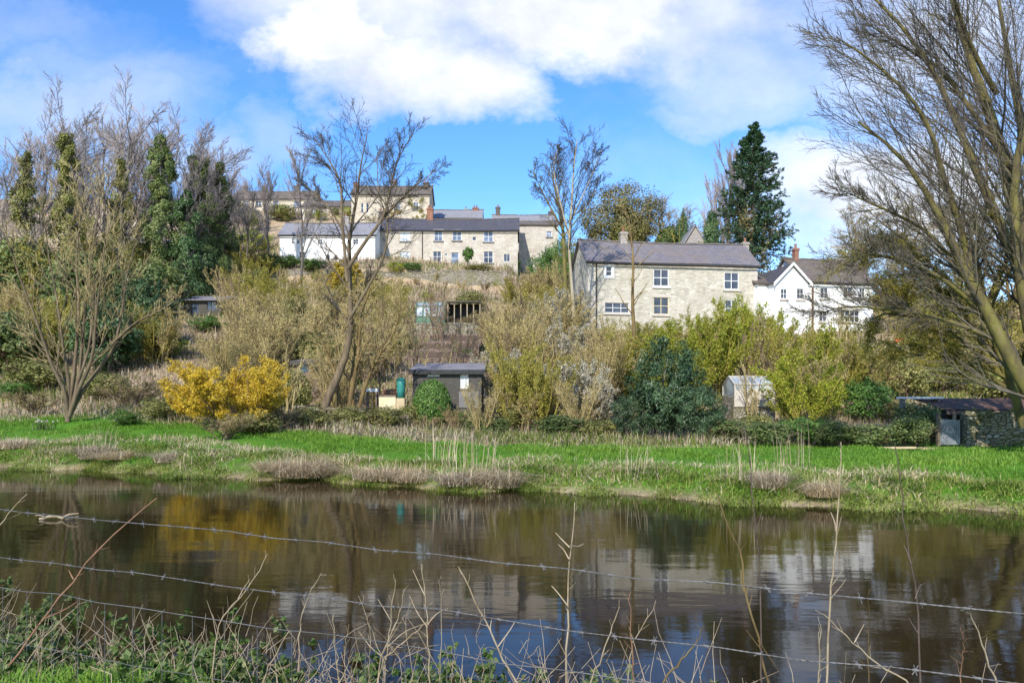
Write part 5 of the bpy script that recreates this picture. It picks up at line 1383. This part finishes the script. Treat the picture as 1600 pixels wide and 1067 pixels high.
traced_tree('thin_tree', 'thin upright tree standing before the grey house front',
    [[(990, 640), (992, 540), (990, 470), (992, 400), (986, 330)]], 50, [(.16, .04)], 'bark_ochre', 'twig_tan',
    [dict(n=14, t0=.4, t1=1, lenr=.2, ang=40, up=.2, K=5, rr=.4, wob=.1, rmin=.02, fall=.4), dict(n=6, t0=.2, t1=1, lenr=.45, ang=40, up=.2, K=4, rr=.6, wob=.12, rmin=.012)])

# --- leaning tree by the sheds, and its companion
traced_tree('leaning_tree', 'tall bare tree with a leaning forked trunk between the forsythia and the dark shed',
    [[(502, 642), (522, 600), (540, 550), (545, 500), (543, 430), (541, 370), (552, 300), (556, 250), (566, 195)], [(543, 440), (535, 350), (533, 290), (517, 255), (497, 225)],
     [(543, 420), (570, 380), (600, 340), (612, 295), (624, 255), (648, 215)], [(545, 500), (580, 440), (600, 400), (606, 350), (592, 300), (590, 240)], [(600, 340), (640, 300), (690, 265)], [(541, 370), (510, 320), (470, 285)]],
    37, [(.21, .014), (.085, .011), (.10, .011), (.075, .011), (.06, .01), (.05, .01)], 'bark_brown', 'twig_dark', TW(.006, .12, 38))
traced_tree('leaning_tree', 'clump of short brown trunks at the foot of the leaning tree',
    [[(545, 640), (552, 600), (560, 560), (565, 500), (580, 450)], [(560, 640), (572, 600), (590, 560), (615, 520), (630, 470)], [(530, 640), (525, 590), (505, 540), (490, 490)], [(552, 640), (548, 590), (552, 540), (540, 470)]],
    37.6, [(.14, .03), (.11, .02), (.1, .02), (.1, .02)], 'bark_ochre', 'twig_tan', TW(.008, .2, 40))

# --- multi-stemmed tree on the left bank
traced_tree('multi_stemmed_tree', 'bare many stemmed tree fanning out beside the meadow on the left',
    [[(106, 650), (104, 610), (90, 570), (72, 500), (52, 430), (38, 360)], [(106, 650), (108, 600), (100, 540), (92, 470), (80, 400), (74, 330)], [(106, 650), (112, 600), (117, 540), (118, 470), (112, 400), (116, 330), (108, 290)],
     [(108, 650), (120, 605), (126, 560), (132, 490), (140, 420), (150, 350), (160, 300)], [(108, 650), (125, 610), (150, 560), (160, 500), (172, 440), (185, 370)], [(108, 650), (130, 605), (170, 545), (182, 480), (186, 420), (200, 360)],
     [(170, 545), (205, 505), (245, 480), (262, 462)], [(106, 650), (108, 610), (80, 570), (45, 520), (20, 470)], [(110, 650), (122, 600), (142, 540), (150, 460), (168, 390), (176, 320)]],
    34.5, [(.11, .012), (.09, .012), (.11, .012), (.09, .012), (.11, .012), (.11, .012), (.06, .01), (.07, .01), (.08, .01)], 'bark_brown', 'twig_tan',
    [dict(n=11, t0=.3, t1=1, lenr=.38, ang=26, up=.35, K=6, rr=.5, wob=.09, rmin=.016, fall=.45), dict(n=6, t0=.2, t1=1, lenr=.45, ang=30, up=.3, K=5, rr=.55, wob=.12, rmin=.010, fall=.35), dict(n=5, t0=.15, t1=1, lenr=.45, ang=32, up=.3, K=4, rr=.6, wob=.13, rmin=.007, fall=.3)])

# --- the big riverside tree on the right
RT = [[(1665, 720), (1640, 660), (1600, 607), (1540, 492), (1498, 420), (1484, 390), (1440, 310), (1395, 250), (1330, 200)],
      [(1665, 720), (1650, 580), (1625, 450), (1590, 278), (1558, 147), (1540, 79), (1515, -30), (1490, -140)],
      [(1660, 720), (1635, 560), (1585, 400), (1534, 278), (1503, 200), (1465, 110), (1410, 30), (1340, -40)],
      [(1540, 492), (1515, 430), (1490, 350), (1458, 278), (1437, 226), (1398, 173), (1335, 125), (1275, 95)],
      [(1665, 720), (1665, 500), (1655, 300), (1640, 100), (1630, -120)],
      [(1620, 570), (1585, 430), (1565, 300), (1575, 180), (1592, 60), (1600, -100)],
      [(1590, 278), (1540, 190), (1490, 100), (1440, 50), (1390, 0)],
      [(1498, 420), (1450, 370), (1400, 345), (1340, 325), (1290, 310)],
      [(1558, 147), (1500, 80), (1450, 20), (1400, -60)],
      [(1540, 492), (1465, 440), (1390, 415), (1330, 412), (1285, 424)], [(1565, 535), (1490, 500), (1410, 480), (1350, 472), (1310, 480)]]
def moss_leaf(parts):
    Pp = parts[1][0]
    return tip_leaves(Pp[:90], 26, .09, .05)
traced_tree('riverside_tree', 'big mossy bare tree leaning in from the right edge over the bank', RT, 24,
    [(.27, .03), (.28, .04), (.2, .025), (.13, .02), (.26, .04), (.18, .03), (.10, .015), (.08, .012), (.09, .015), (.07, .012), (.07, .012)], 'bark_moss', 'twig_grey',
    [dict(n=28, t0=.2, t1=1, lenr=.34, ang=32, up=.3, K=7, rr=.24, wob=.07, rmin=.013, fall=.45, bias=(-.16, 0, .12)),
     dict(n=11, t0=.12, t1=1, lenr=.45, ang=34, up=.1, K=5, rr=.55, wob=.1, rmin=.008, fall=.35, bias=(-.15, 0, .05)),
     dict(n=8, t0=.12, t1=1, lenr=.45, ang=36, up=.1, K=4, rr=.6, wob=.13, rmin=.005, fall=.3, bias=(-.1, 0, .05))],
    dY=[-.5, 1.2, .3, -1.5, 2.5, -2, 1.5, -1.0, -2.2, -2.0, 1.6])
# drooping olive branches of a second tree beneath it
def droop_leaf(parts): return tip_leaves(parts[3][0], 11, .07, .07, .4)
traced_tree('drooping_tree', 'low spreading olive tree with drooping layered branches under the big riverside tree',
    [[(1600, 655), (1560, 560), (1530, 470), (1510, 400), (1490, 350)], [(1560, 560), (1500, 480), (1440, 425), (1390, 400), (1350, 405)], [(1540, 500), (1480, 430), (1430, 385), (1385, 375)],
     [(1570, 590), (1500, 530), (1440, 500), (1385, 490), (1360, 505)], [(1580, 610), (1510, 570), (1450, 555), (1395, 560)], [(1540, 480), (1575, 400), (1600, 350), (1640, 320)], [(1575, 600), (1610, 540), (1650, 500)], [(1530, 470), (1470, 455), (1410, 450), (1375, 460)]],
    26, [(.15, .04), (.08, .02), (.08, .02), (.09, .02), (.08, .02), (.1, .02), (.09, .02), (.08, .02)], 'bark_moss', 'twig_olive',
    [dict(n=17, t0=.15, t1=1, lenr=.36, ang=36, up=-.12, K=5, rr=.5, wob=.08, rmin=.014, fall=.4), dict(n=8, t0=.15, t1=1, lenr=.42, ang=38, up=-.2, K=4, rr=.55, wob=.1, rmin=.009, fall=.3),
     dict(n=5, t0=.15, t1=1, lenr=.45, ang=38, up=-.25, K=4, rr=.6, wob=.1, rmin=.007, fall=.3)], foliage=droop_leaf, fmat='leaf_moss')
# ------------------------------------------------------------------ grass, dry grass, undergrowth
def vnoise(x, y, f, ph=0):
    return (np.sin(x * f + 1.3 * np.sin(y * f * .7 + ph)) + np.sin(y * f * 1.3 + 1.7 * np.sin(x * f * .6 + ph * 2)) ) * .25 + .5
def scatter_far(n, x0, x1, d0, d1f):
    X = x0 + (x1 - x0) * rng.random(n); D = rng.random(n)
    d1 = d1f(X); d = d0 + (d1 - d0) * D
    Y = bank_far(X) + d * 1.1
    return X, Y, d
EDGE = lambda X: lerp_tab(X, [-40, -20, -7, 5, 14, 30], [7.5, 8.5, 9, 12, 17, 20])
X, Y, d = scatter_far(330000, -34, 32, .35, lambda X: EDGE(X) + .6)
w_ = vnoise(X, Y, .55) * .6 + vnoise(X, Y, 1.7, 2) * .4
inview = np.abs(X / Y) < .75
patch = vnoise(X, Y, .8, 9) * .6 + vnoise(X * 1.3, Y, 2.1, 5) * .4
keep = inview & (rng.random(len(X)) < np.clip((patch - .42) * 5 + sst(-6, 10, X) * .6 + .2, .08, 1) * sst(-.3, 1.0, d) * np.where(X < 5, .35 + .65 * sst(2.0, 4.5, d + 1.4 * np.sin(X * .8)), 1) * np.clip(22 / Y, .35, 1)**1.0)
X, Y, d, w_ = X[keep], Y[keep], d[keep], w_[keep]
pos = np.stack([X, Y, ground_z(X, Y) - .02], 1)
h = (.06 + .15 * rng.random(len(X))) * (.35 + 1.2 * w_)
V, Fs, a = blades(pos, h, .017 + .014 * rng.random(len(X)), 1.1, att=np.clip(w_ * .5 + .5 * rng.random(len(X)), 0, 1))
tag(MB().add(V, Fs, a).build('meadow_grass', M['grass']), 'bright green grass of the strip along the far bank', 'grass', kind='stuff')

# olive rough grass on the water's edge and over the hill foot
X, Y, d = scatter_far(130000, -34, 32, -.25, lambda X: 2.3 + 0 * X)
bn = vnoise(X, Y, 1.9, 8) * .5 + vnoise(X, Y, 4.3, 3) * .5
k2 = (np.abs(X / Y) < .75) & (rng.random(len(X)) < np.clip((bn - .2) * 3.5, .3, 1))
bn = bn[k2]
X, Y, d = X[k2], Y[k2], d[k2]
pos = np.stack([X, Y, np.maximum(ground_z(X, Y), -.05) - .02], 1)
V, Fs, a = blades(pos, (.05 + .16 * rng.random(len(X))) * (.4 + 1.1 * bn), .014 + .014 * rng.random(len(X)), 1.9, att=np.clip(1.1 - bn + .5 * (rng.random(len(X)) - .5), 0, 1))
tag(MB().add(V, Fs, a).build('bank_grass', M['olivegrass']), 'rough olive grass hanging over the far waterline', 'grass', kind='stuff')

# straw coloured dead grass lying along the bank and before the hedge
X1, Y1, d1 = scatter_far(60000, -34, 32, .4, lambda X: 3.4 + 1.2 * np.sin(X * .4))
X2, Y2, d2 = scatter_far(70000, -34, 26, 0, lambda X: EDGE(X) * 0 + 1)
Y2 = bank_far(X2) + (EDGE(X2) - .9 + 7.5 * rng.random(len(X2))) * 1.1
X = np.concatenate([X1, X2]); Y = np.concatenate([Y1, Y2])
wv = vnoise(X, Y, 1.1, 4) * .55 + vnoise(X, Y, 2.7, 1) * .45
k2 = (np.abs(X / Y) < .75) & (rng.random(len(X)) < np.clip((wv - .38) * 4, np.where(np.arange(len(X)) >= len(X1), .45, .05), 1)) & (rng.random(len(X)) < np.where(X > 6, .85, 1))
X, Y = X[k2], Y[k2]
pos = np.stack([X, Y, ground_z(X, Y) - .02], 1)
V, Fs, a = blades(pos, .10 + .24 * rng.random(len(X)) ** 2, .013 + .013 * rng.random(len(X)), 2.2)
tag(MB().add(V, Fs, a).build('dead_grass', M['drypink']), 'straw coloured dead grass along the bank and hedge foot', 'grass', kind='stuff')

# hillside undergrowth: dead stalks, bracken and green patches, one mass
n = 150000
px = rng.random(n) * 1700 - 50; Yh = 27 + 99 * rng.random(n) ** 1.6
X = (px - 800) / F * Yh; Y = Yh
s_ = (Y - bank_far(X)) / 1.1
wv = vnoise(X, Y, .35, 6); k2 = (s_ > EDGE(X) - .3)
X, Y, wv = X[k2], Y[k2], wv[k2]
pos = np.stack([X, Y, ground_z(X, Y) - .05], 1); sc = np.sqrt(Y / 40)
gre = wv + .25 * rng.normal(size=len(X)) > .62
for mk, mat, nm_, lab in ((~gre, 'dry', 'dry_undergrowth', 'tan dead stalks and bracken covering the hillside gardens'), (gre, 'olivegrass', 'green_undergrowth', 'olive green weeds between the dead stalks on the hillside')):
    q = pos[mk]; sq = sc[mk]
    V, Fs, a = blades(q, (.25 + .5 * rng.random(len(q)) ** 1.5) * sq, (.035 + .03 * rng.random(len(q))) * sq, 1.0)
    tag(MB().add(V, Fs, a).build(nm_, M[mat]), lab, 'undergrowth', kind='stuff')

# --- tussocks of dead grass and dry reed clumps on the bank: things
def tussock_mesh(n, h, spread, w_, lean, mat, name):
    a = rng.random(n) * 6.28; r_ = spread * np.sqrt(rng.random(n))
    pos = np.stack([r_ * np.cos(a), r_ * np.sin(a), 0 * a - .03], 1)
    V, Fs, at_ = blades(pos, h * (.55 + .55 * rng.random(n)), w_ * (.7 + .6 * rng.random(n)), lean)
    me = MB().add(V, Fs, at_).mesh(name); me.materials.append(M[mat]); return me
TUS = [tussock_mesh(700, .55, .6, .017, 2.6, 'drypink', 'tussock'), tussock_mesh(520, .62, .5, .017, 2.0, 'dry', 'tussock')]
REED = [tussock_mesh(26, 1.25, .45, .010, .35, 'dry', 'reed_clump')]
for px, py, sc_, lab in [(150, 716, 1.1, 'leftmost pinkish dead grass tussock on the far bank'), (190, 716, 1.0, 'dead grass tussock just right of the leftmost one'), (470, 742, 1.2, 'large dead grass tussock at the water below the forsythia'), (505, 744, 1.1, 'dead grass tussock touching the large one on its right'), (435, 735, .9, 'dead grass tussock touching the large one on its left'),
        (590, 748, .9, 'dead grass tussock below the leaning tree'), (650, 752, .9, 'dead grass tussock below the clipped bush'), (720, 756, 1.0, 'dead grass tussock below the dry reeds'), (775, 760, .9, 'dead grass tussock right of the dry reeds'), (265, 722, .8, 'small dead grass tussock below the small forsythia'),
        (1200, 762, .7, 'dead grass tussock below the lime hedge bush'), (1290, 778, .7, 'dead grass tussock below the bright laurel'), (20, 700, .9, 'dead grass tussock at the far left edge of the bank')]:
    p = G(px, py, 10); o = link(TUS[int(rng.integers(2))], 'grass_tussock', None, None, p); o.rotation_euler[2] = rng.random() * 6; o.scale = (sc_ * (.9 + .5 * rng.random()), sc_, sc_ * (.7 + .6 * rng.random()))
    tag(o, lab, 'grass tussock', 'dead grass tussocks along the far bank')
for px, py, sc_, lab in [(690, 725, 1.1, 'dry reed clump on the bank below the dark shed'), (712, 735, .9, 'dry reed clump just right of the tallest reeds'), (752, 735, 1.0, 'dry reed clump below the ivy mounds'), (1150, 752, .9, 'dry reed clump on the bank below the lower laurel'), (1240, 735, 1.1, 'dry reed clump with two bright stalks below the hedge'), (992, 745, .8, 'dry reed clump below the big laurel'), (165, 700, .8, 'dry reed clump below the multi stemmed tree'), (655, 668, 1.1, 'dry reed clump at the foot of the clipped bush'), (700, 672, .9, 'dry reed clump left of the dark ivy mounds')]:
    p = G(px, py, 10); o = link(REED[0], 'reed_clump', None, None, p); o.rotation_euler[2] = rng.random() * 6; o.scale = (sc_,) * 3
    tag(o, lab, 'reeds', 'dry reed clumps on the far bank')
# daffodils at the left
p = G(68, 672, 10)
r = empty('daffodil_clump', p, 0, 'clump of pale flowers in the meadow grass at the left', 'flowers')
q = np.stack([rng.normal(size=90) * .22, rng.normal(size=90) * .12, np.zeros(90)], 1); V, Fs, a = blades(q, .3 + .1 * rng.random(90), .02 + 0 * q[:, 0], .4); MB().add(V, Fs, a).build('leaves', M['weed'], r)
q = np.stack([rng.normal(size=40) * .22, rng.normal(size=40) * .12, .34 + .08 * rng.random(40)], 1); q = q[:16]
for i in range(16): MB().add(*leaves(np.repeat(q[i:i+1], 3, 0), nrm(rng.normal(size=(3, 3)) - np.array([0, 1.5, 0])), .10, .9)).build('flower', M['bud_pale'], r)

# ------------------------------------------------------------------ near bank
n = 70000
X = -9 + 17 * rng.random(n); Y = bank_near(X) - 3.6 * rng.random(n) + .05
k2 = (Y > 1.2) & (np.hypot(X, Y) > 1.9)
X, Y = X[k2], Y[k2]
pos = np.stack([X, Y, ground_z(X, Y) - .01], 1); wv = vnoise(X, Y, 2.2, 3)
V, Fs, a = blades(pos, (.05 + .12 * rng.random(len(X))) * (.5 + .8 * wv), .006 + .005 * rng.random(len(X)), .9, att=np.clip(.6 * wv + .45 * rng.random(len(X)), 0, 1))
tag(MB().add(V, Fs, a).build('near_bank_grass', M['grass']), 'green grass of the near bank under the wire fence', 'grass', kind='stuff')
# leafy weeds: small-leaved plants in a mat over the near bank and hanging in the water margin
n = 400; xs3 = -7.5 + 9.5 * rng.random(n)
off = rng.normal(size=n) * .55 - .05
ys3 = bank_near(xs3) + off * lerp_tab(xs3, [-7, -4, -1.5, 2], [1.1, 1.2, 1.0, .5]) + .1
dens_ = lerp_tab(xs3, [-7, -2.2, -.3, .8, 2], [1, 1, .75, .25, .1]); k2 = rng.random(n) < dens_
xs3, ys3 = xs3[k2], ys3[k2]
st, lv = [], []
hh = .08 + .20 * rng.random(len(xs3))
zb = np.maximum(ground_z(xs3, ys3), -.06)
Kp = 5; t = np.linspace(0, 1, Kp)[None, :, None]
az = rng.random(len(xs3)) * 6.28; d = np.stack([np.cos(az), np.sin(az), 0 * az], 1)
Sp = np.stack([xs3, ys3, zb - .03], 1)[:, None] + UP * hh[:, None, None] * t + d[:, None] * (hh * .7)[:, None, None] * t ** 2
Rs = taper(Kp, .004, .0015, len(xs3)); A, Ra = grow(Sp, Rs, 6, .2, 1, .6, 50, .05, 4, .6, .15, .0012)
mb = MB()
for Pp, R in ((Sp, Rs), (A, Ra)): V, Q, a = tubes(Pp, R, 4); mb.add(V, Q, a)
V, Q, a = tip_leaves(A, 12, .045, .012, .62, .8); mb.add(V, Q, a)
tag(mb.build('water_weeds', M['weed']), 'mat of small leaved green weeds along the near water edge', 'weeds', kind='stuff')
# dry twiggy litter in the same margin
n = 1700; xs3 = -7 + 10.5 * rng.random(n); ys3 = bank_near(xs3) + rng.normal(size=n) * .5 - .1
zb = np.maximum(ground_z(xs3, ys3), 0.0); az = rng.random(n) * 6.28; el = .1 + 1.2 * rng.random(n); ln = .12 + .42 * rng.random(n) ** 1.5
d = np.stack([np.cos(az) * np.cos(el), np.sin(az) * np.cos(el), np.sin(el)], 1); t = np.linspace(0, 1, 4)[None, :, None]
Pp = np.stack([xs3, ys3, zb], 1)[:, None] + d[:, None] * ln[:, None, None] * t; Pp[:, 1:] += rng.normal(size=(n, 3, 3)) * .012
V, Q, a = tubes(Pp, taper(4, .0028, .0012, n), 4)
tag(MB().add(V, Q, a).build('dry_litter', M['stem_dry']), 'dry twigs and dead stalks tangled in the near weeds', 'dead stalks', kind='stuff')

# --- single dead stems standing up from the near bank
def stem(pxs, Y, r0, label, mat='stem_dry', twigs=(), r1=None, name='dead_stem', group='dead stems standing on the near bank', bud=False):
    """pxs from the top of the stem down; the foot goes on down to the ground"""
    pts = [P(x, y, Y + .15 * i / max(len(pxs) - 1, 1)) for i, (x, y) in enumerate(pxs)][::-1]
    b0 = pts[0].copy()
    g = gz(b0[0], b0[1])
    if b0[2] > g:
        d = pts[0] - pts[1]; d = d / max(np.linalg.norm(d), 1e-6)
        foot = b0 + d * 0; foot[2] = g - .04; foot[0] += d[0] * (b0[2] - g) * .4
        pts = [foot] + pts
    b0 = pts[0].copy()
    o_r = empty(name, b0, 0, label, 'stem', group)
    q = resample(np.array(pts) - b0, 16); q[1:-1] += rng.normal(size=(14, 3)) * .004
    R = taper(16, r0, r1 or r0 * .35)
    mb = MB(); V, Q, a = tubes(q[None], R, 6); mb.add(V, Q, a); mb.build('stalk', M[mat], o_r, True)
    tws = []
    for (a_, b_) in twigs:
        A_, B_ = P(*a_, Y) - b0, P(*b_, Y + .1) - b0
        qq = resample(np.array([A_, (A_ + B_) / 2 + rng.normal(size=3) * .01, B_]), 6)
        tws.append((qq[None], taper(6, r0 * .55, r0 * .25)))
    A, Ra = grow(q[None], R, 7, .35, 1, .09, 40, .1, 4, .4, .1, .0012, lmin=.05)
    tws += [(A[i:i+1], Ra[i:i+1]) for i in range(len(A))]
    for Pp_, R_ in tws:
        V, Q, a = tubes(Pp_, R_, 4); MB().add(V, Q, a).build('side_twig', M[mat], o_r)
    return o_r
stem([(245, 778), (200, 815), (150, 862), (105, 920), (70, 965), (38, 1010), (0, 1060)], 4.2, .008, 'long slanting bare twig crossing the upper wire at the left', 'stem_red', [((115, 905), (105, 880)), ((72, 965), (120, 940)), ((105, 885), (112, 902))])
stem([(42, 772), (20, 795), (0, 822), (-40, 880), (-70, 960)], 4.4, .006, 'twig entering at the left edge above the upper wire')
stem([(124, 942), (90, 975), (62, 1005), (40, 1040)], 4.6, .005, 'short twig forking from the long slanting one')
stem([(898, 785), (893, 850), (888, 900), (886, 960), (885, 1040), (884, 1075)], 4.7, .0085, 'tall upright pale stem near the middle with small side twigs', 'stem_dry', [((890, 855), (868, 832)), ((891, 852), (912, 849)), ((886, 945), (862, 915)), ((889, 873), (872, 850))])
stem([(1121, 770), (1138, 820), (1156, 862), (1164, 920), (1180, 985), (1196, 1050), (1202, 1080)], 4.1, .0085, 'crooked olive branch right of the tall middle stem', 'bark_ochre', [((1164, 925), (1158, 890)), ((1185, 1000), (1222, 1055))])
stem([(1164, 655), (1170, 720), (1178, 800), (1185, 880), (1190, 960), (1192, 1075)], 4.0, .0055, 'tall thin brown stem just behind the crooked olive branch', 'stem_dark', [((1168, 690), (1158, 665)), ((1180, 830), (1190, 800))])
stem([(1314, 690), (1311, 760), (1305, 850), (1300, 905), (1296, 960), (1291, 1075)], 4.0, .0065, 'tall thin pale stem before the reflection of the white house', 'stem_dry', [((1306, 830), (1298, 800))])
stem([(1398, 695), (1408, 760), (1417, 840), (1428, 900), (1434, 960), (1440, 1075)], 4.0, .0062, 'tall thin dark stem right of the pale one', 'stem_dark', [((1424, 880), (1412, 850)), ((1430, 935), (1446, 910)), ((1436, 990), (1420, 965))])
stem([(716, 885), (742, 935), (765, 985), (785, 1030), (812, 1075)], 4.3, .008, 'slanting stem leaning left of the tall middle stem', 'stem_dry', [((768, 990), (768, 968)), ((778, 1010), (805, 970))])
stem([(658, 880), (664, 930), (668, 980), (668, 1020), (672, 1075)], 4.5, .006, 'upright stem in the dry tangle at the bottom middle', 'stem_dry', [((664, 930), (645, 890)), ((668, 980), (640, 930)), ((668, 975), (700, 950))])
stem([(618, 905), (612, 960), (606, 1010), (600, 1075)], 4.6, .0055, 'upright stem at the left of the dry tangle', 'stem_dry', [((611, 970), (590, 935)), ((606, 1010), (660, 975)), ((604, 1030), (560, 985))])
stem([(632, 920), (622, 965), (602, 1010), (590, 1060)], 4.4, .005, 'leaning stem crossing the dry tangle', 'stem_dry')
stem([(666, 972), (640, 995), (610, 1020), (596, 1040)], 4.4, .006, 'low slanting twig of the dry tangle', 'stem_dry')
stem([(560, 930), (580, 985), (596, 1030), (600, 1075)], 4.5, .004, 'thin stem bending left from the dry tangle', 'stem_dry')
stem([(985, 925), (984, 975), (988, 1030), (990, 1075)], 4.2, .0065, 'short reddish stem right of the tall middle stem', 'stem_red')
stem([(968, 948), (955, 985), (938, 1030), (922, 1075)], 4.2, .006, 'short stem leaning left of the short reddish stem', 'stem_dry')
stem([(1022, 950), (1005, 975), (990, 1005), (984, 1040), (980, 1075)], 4.3, .0045, 'thin forked twig right of the short reddish stem', 'stem_dry')
stem([(1100, 978), (1085, 1005), (1062, 1035), (1035, 1075)], 3.9, .0065, 'olive twig leaning right at the bottom middle', 'bark_ochre')
stem([(1516, 958), (1530, 995), (1545, 1035), (1558, 1080)], 3.8, .0065, 'slanting dry stem at the bottom right corner', 'stem_dry')
stem([(1503, 985), (1504, 1020), (1502, 1075)], 4.0, .005, 'short upright stem left of the corner stem', 'stem_red')
stem([(1288, 960), (1330, 1000), (1375, 1040), (1430, 1085)], 3.9, .006, 'long low stem slanting down to the right', 'stem_dry', [((1335, 1003), (1350, 975))])
stem([(1282, 975), (1281, 1020), (1279, 1080)], 4.0, .006, 'short pale stem beside the low slanting stem', 'stem_dry')
stem([(1358, 920), (1358, 980), (1356, 1075)], 4.1, .004, 'faint green stem between the pale and dark tall stems', 'bark_ochre')
stem([(418, 865), (395, 905), (365, 945), (342, 975), (335, 1030)], 4.8, .006, 'forked stem crossing two wires left of the tangle', 'stem_dry', [((372, 935), (390, 905))])
stem([(502, 895), (488, 920), (472, 960), (468, 1000)], 5.0, .005, 'thin stem before the white reflection', 'stem_dry')
stem([(452, 985), (435, 1015), (418, 1045), (410, 1075)], 4.6, .007, 'pale twig in the weeds left of the tangle', 'stem_dry')
stem([(520, 960), (522, 1000), (528, 1040), (530, 1075)], 4.5, .006, 'pale upright stem in the weeds', 'stem_dry')
stem([(118, 1022), (119, 1045), (121, 1080)], 4.3, .007, 'thick pale stub in the grass at the bottom left', 'stem_dry')
for k, (px, top) in enumerate([(684, 905), (640, 940), (574, 960), (545, 975), (705, 985), (752, 960)]):
    stem([(px, top), (px + 6 * (-1) ** k, top + 40), (px + 3, 1040), (px, 1085)], 4.3 + .1 * k, .0035, 'fine stem of the dry tangle at the bottom middle', 'stem_dry')
# floating branch
a = P(92, 811, 13.4); a[2] = 0.01
r = empty('floating_branch', a, .05, 'dead branch lying in the water at the left', 'branch')
q = resample(np.array([(-.32, 0, .0), (-.1, .03, .05), (.1, 0, .01), (.3, .05, .03)]), 8); V, Q, at_ = tubes(q[None], taper(8, .028, .012), 6); mb = MB().add(V, Q, at_)
q = resample(np.array([(.05, 0, .01), (.18, -.06, .08), (.34, -.03, .10)]), 6); V, Q, at_ = tubes(q[None], taper(6, .018, .008), 5); MB().add(V, Q, at_).build('side_twig', M['stem_dry'], r); mb.build('limb', M['stem_dry'], r)
q = resample(np.array([(-.2, .0, .02), (-.28, -.05, .07), (-.36, -.06, .07)]), 5); V, Q, at_ = tubes(q[None], taper(5, .014, .006), 5); MB().add(V, Q, at_).build('side_twig', M['stem_dry'], r)

# ------------------------------------------------------------------ barbed wire fence
FL, FR = P(0, 793, 3.3), P(1600, 950, 1.85)
def fpt(t, px0py0, px1py1):
    a, b_ = P(px0py0[0], px0py0[1], 3.3), P(px1py1[0], px1py1[1], 1.85)
    return a + (b_ - a) * t
fr = empty('wire_fence', (0, 2.6, gz(0, 2.6)), 0, 'slack barbed wire and netting fence across the near bank', 'fence')
fo = np.array([0, 2.6, gz(0, 2.6)])
T0, T1 = -.55, 1.75
def strand(y0, y1, sag, barbs, r=.00145, name='barbed_wire'):
    n = 260; t = np.linspace(T0, T1, n)
    base = np.array([fpt(x, (0, y0), (1600, y1)) for x in t]) - fo
    base[:, 2] -= sag * np.sin(np.clip((t - T0) / (T1 - T0), 0, 1) * math.pi) 
    base[:, 2] += .004 * np.interp(t, np.linspace(T0, T1, 40), rng.normal(size=40))
    L = np.cumsum(np.r_[0, np.linalg.norm(np.diff(base, axis=0), axis=1)])
    mb = MB()
    nn = int(L[-1] / .012); tt = np.linspace(0, L[-1], nn); c = np.stack([np.interp(tt, L, base[:, k]) for k in range(3)], 1)
    if barbs:
        ph = tt / .035 * 2 * math.pi
        d = nrm(base[-1] - base[0]); sx = nrm(np.cross(d, UP)); sz = np.cross(sx, d)
        for o_ in (0, math.pi):
            q = c + (sx * np.cos(ph + o_)[:, None] + sz * np.sin(ph + o_)[:, None]) * r * .8
            V, Q, a = tubes(q[None], np.full((1, nn), r * .85), 5); mb.add(V, Q, a)
    else:
        V, Q, a = tubes(c[None], np.full((1, nn), r), 5); mb.add(V, Q, a)
    o = mb.build(name, M['wire'], fr, True)
    if barbs:
        m_ = int(L[-1] / .125)
        tb = (np.arange(m_) + .5 + .15 * rng.normal(size=m_)) * .125; c = np.stack([np.interp(tb, L, base[:, k]) for k in range(3)], 1)
        dq = nrm(base[-1] - base[0]); mes = []
        for s_ in range(5):
            bb = MB()
            for _ in range(2):
                v_ = nrm(rng.normal(size=3)); q = np.array([[-v_ * .014, v_ * 0, v_ * .014]]); V, Q, a = tubes(q, np.full((1, 3), .0013), 4); bb.add(V, Q, a)
            q = np.array([[-dq * .007, dq * 0, dq * .007]]); V, Q, a = tubes(q, np.full((1, 3), .0032), 6); bb.add(V, Q, a)
            me_ = bb.mesh('barb'); me_.materials.append(M['wire']); mes.append(me_)
        for i in range(m_): link(mes[i % 5], 'barb', None, o, c[i])
    return base, L
strand(793, 950, .012, True)
strand(867, 1066, .01, True)
b3, L3 = strand(917, 1150, .0, False, .0016, 'netting_wire')
b4, L4 = strand(1000, 1290, 0, False, .0013, 'netting_wire'); strand(1090, 1440, 0, False, .0013, 'netting_wire')
nv = int(L3[-1] / .15); tb = (np.arange(nv) + .5) * .15
c = np.stack([np.interp(tb, L3, b3[:, k]) for k in range(3)], 1)
low = c.copy(); low[:, 2] = ground_z(low[:, 0] + fo[0], low[:, 1] + fo[1]) - fo[2] + .06
V, Q, a = tubes(np.stack([c, (c + low) / 2, low], 1), np.full((nv, 3), .0011), 4)
MB().add(V, Q, a).build('netting_stays', M['wire'], fr)
for t in (T0, T1):
    q = fpt(t, (0, 793), (1600, 950)) - fo
    mb = MB(); V, Q, a = tubes(np.array([[(q[0], q[1] + .05, -.3), (q[0], q[1] + .05, .5), (q[0], q[1] + .05, q[2] + .12)]]), np.full((1, 3), .05), 10); mb.add(V, Q, a); mb.build('post', M['post'], fr)
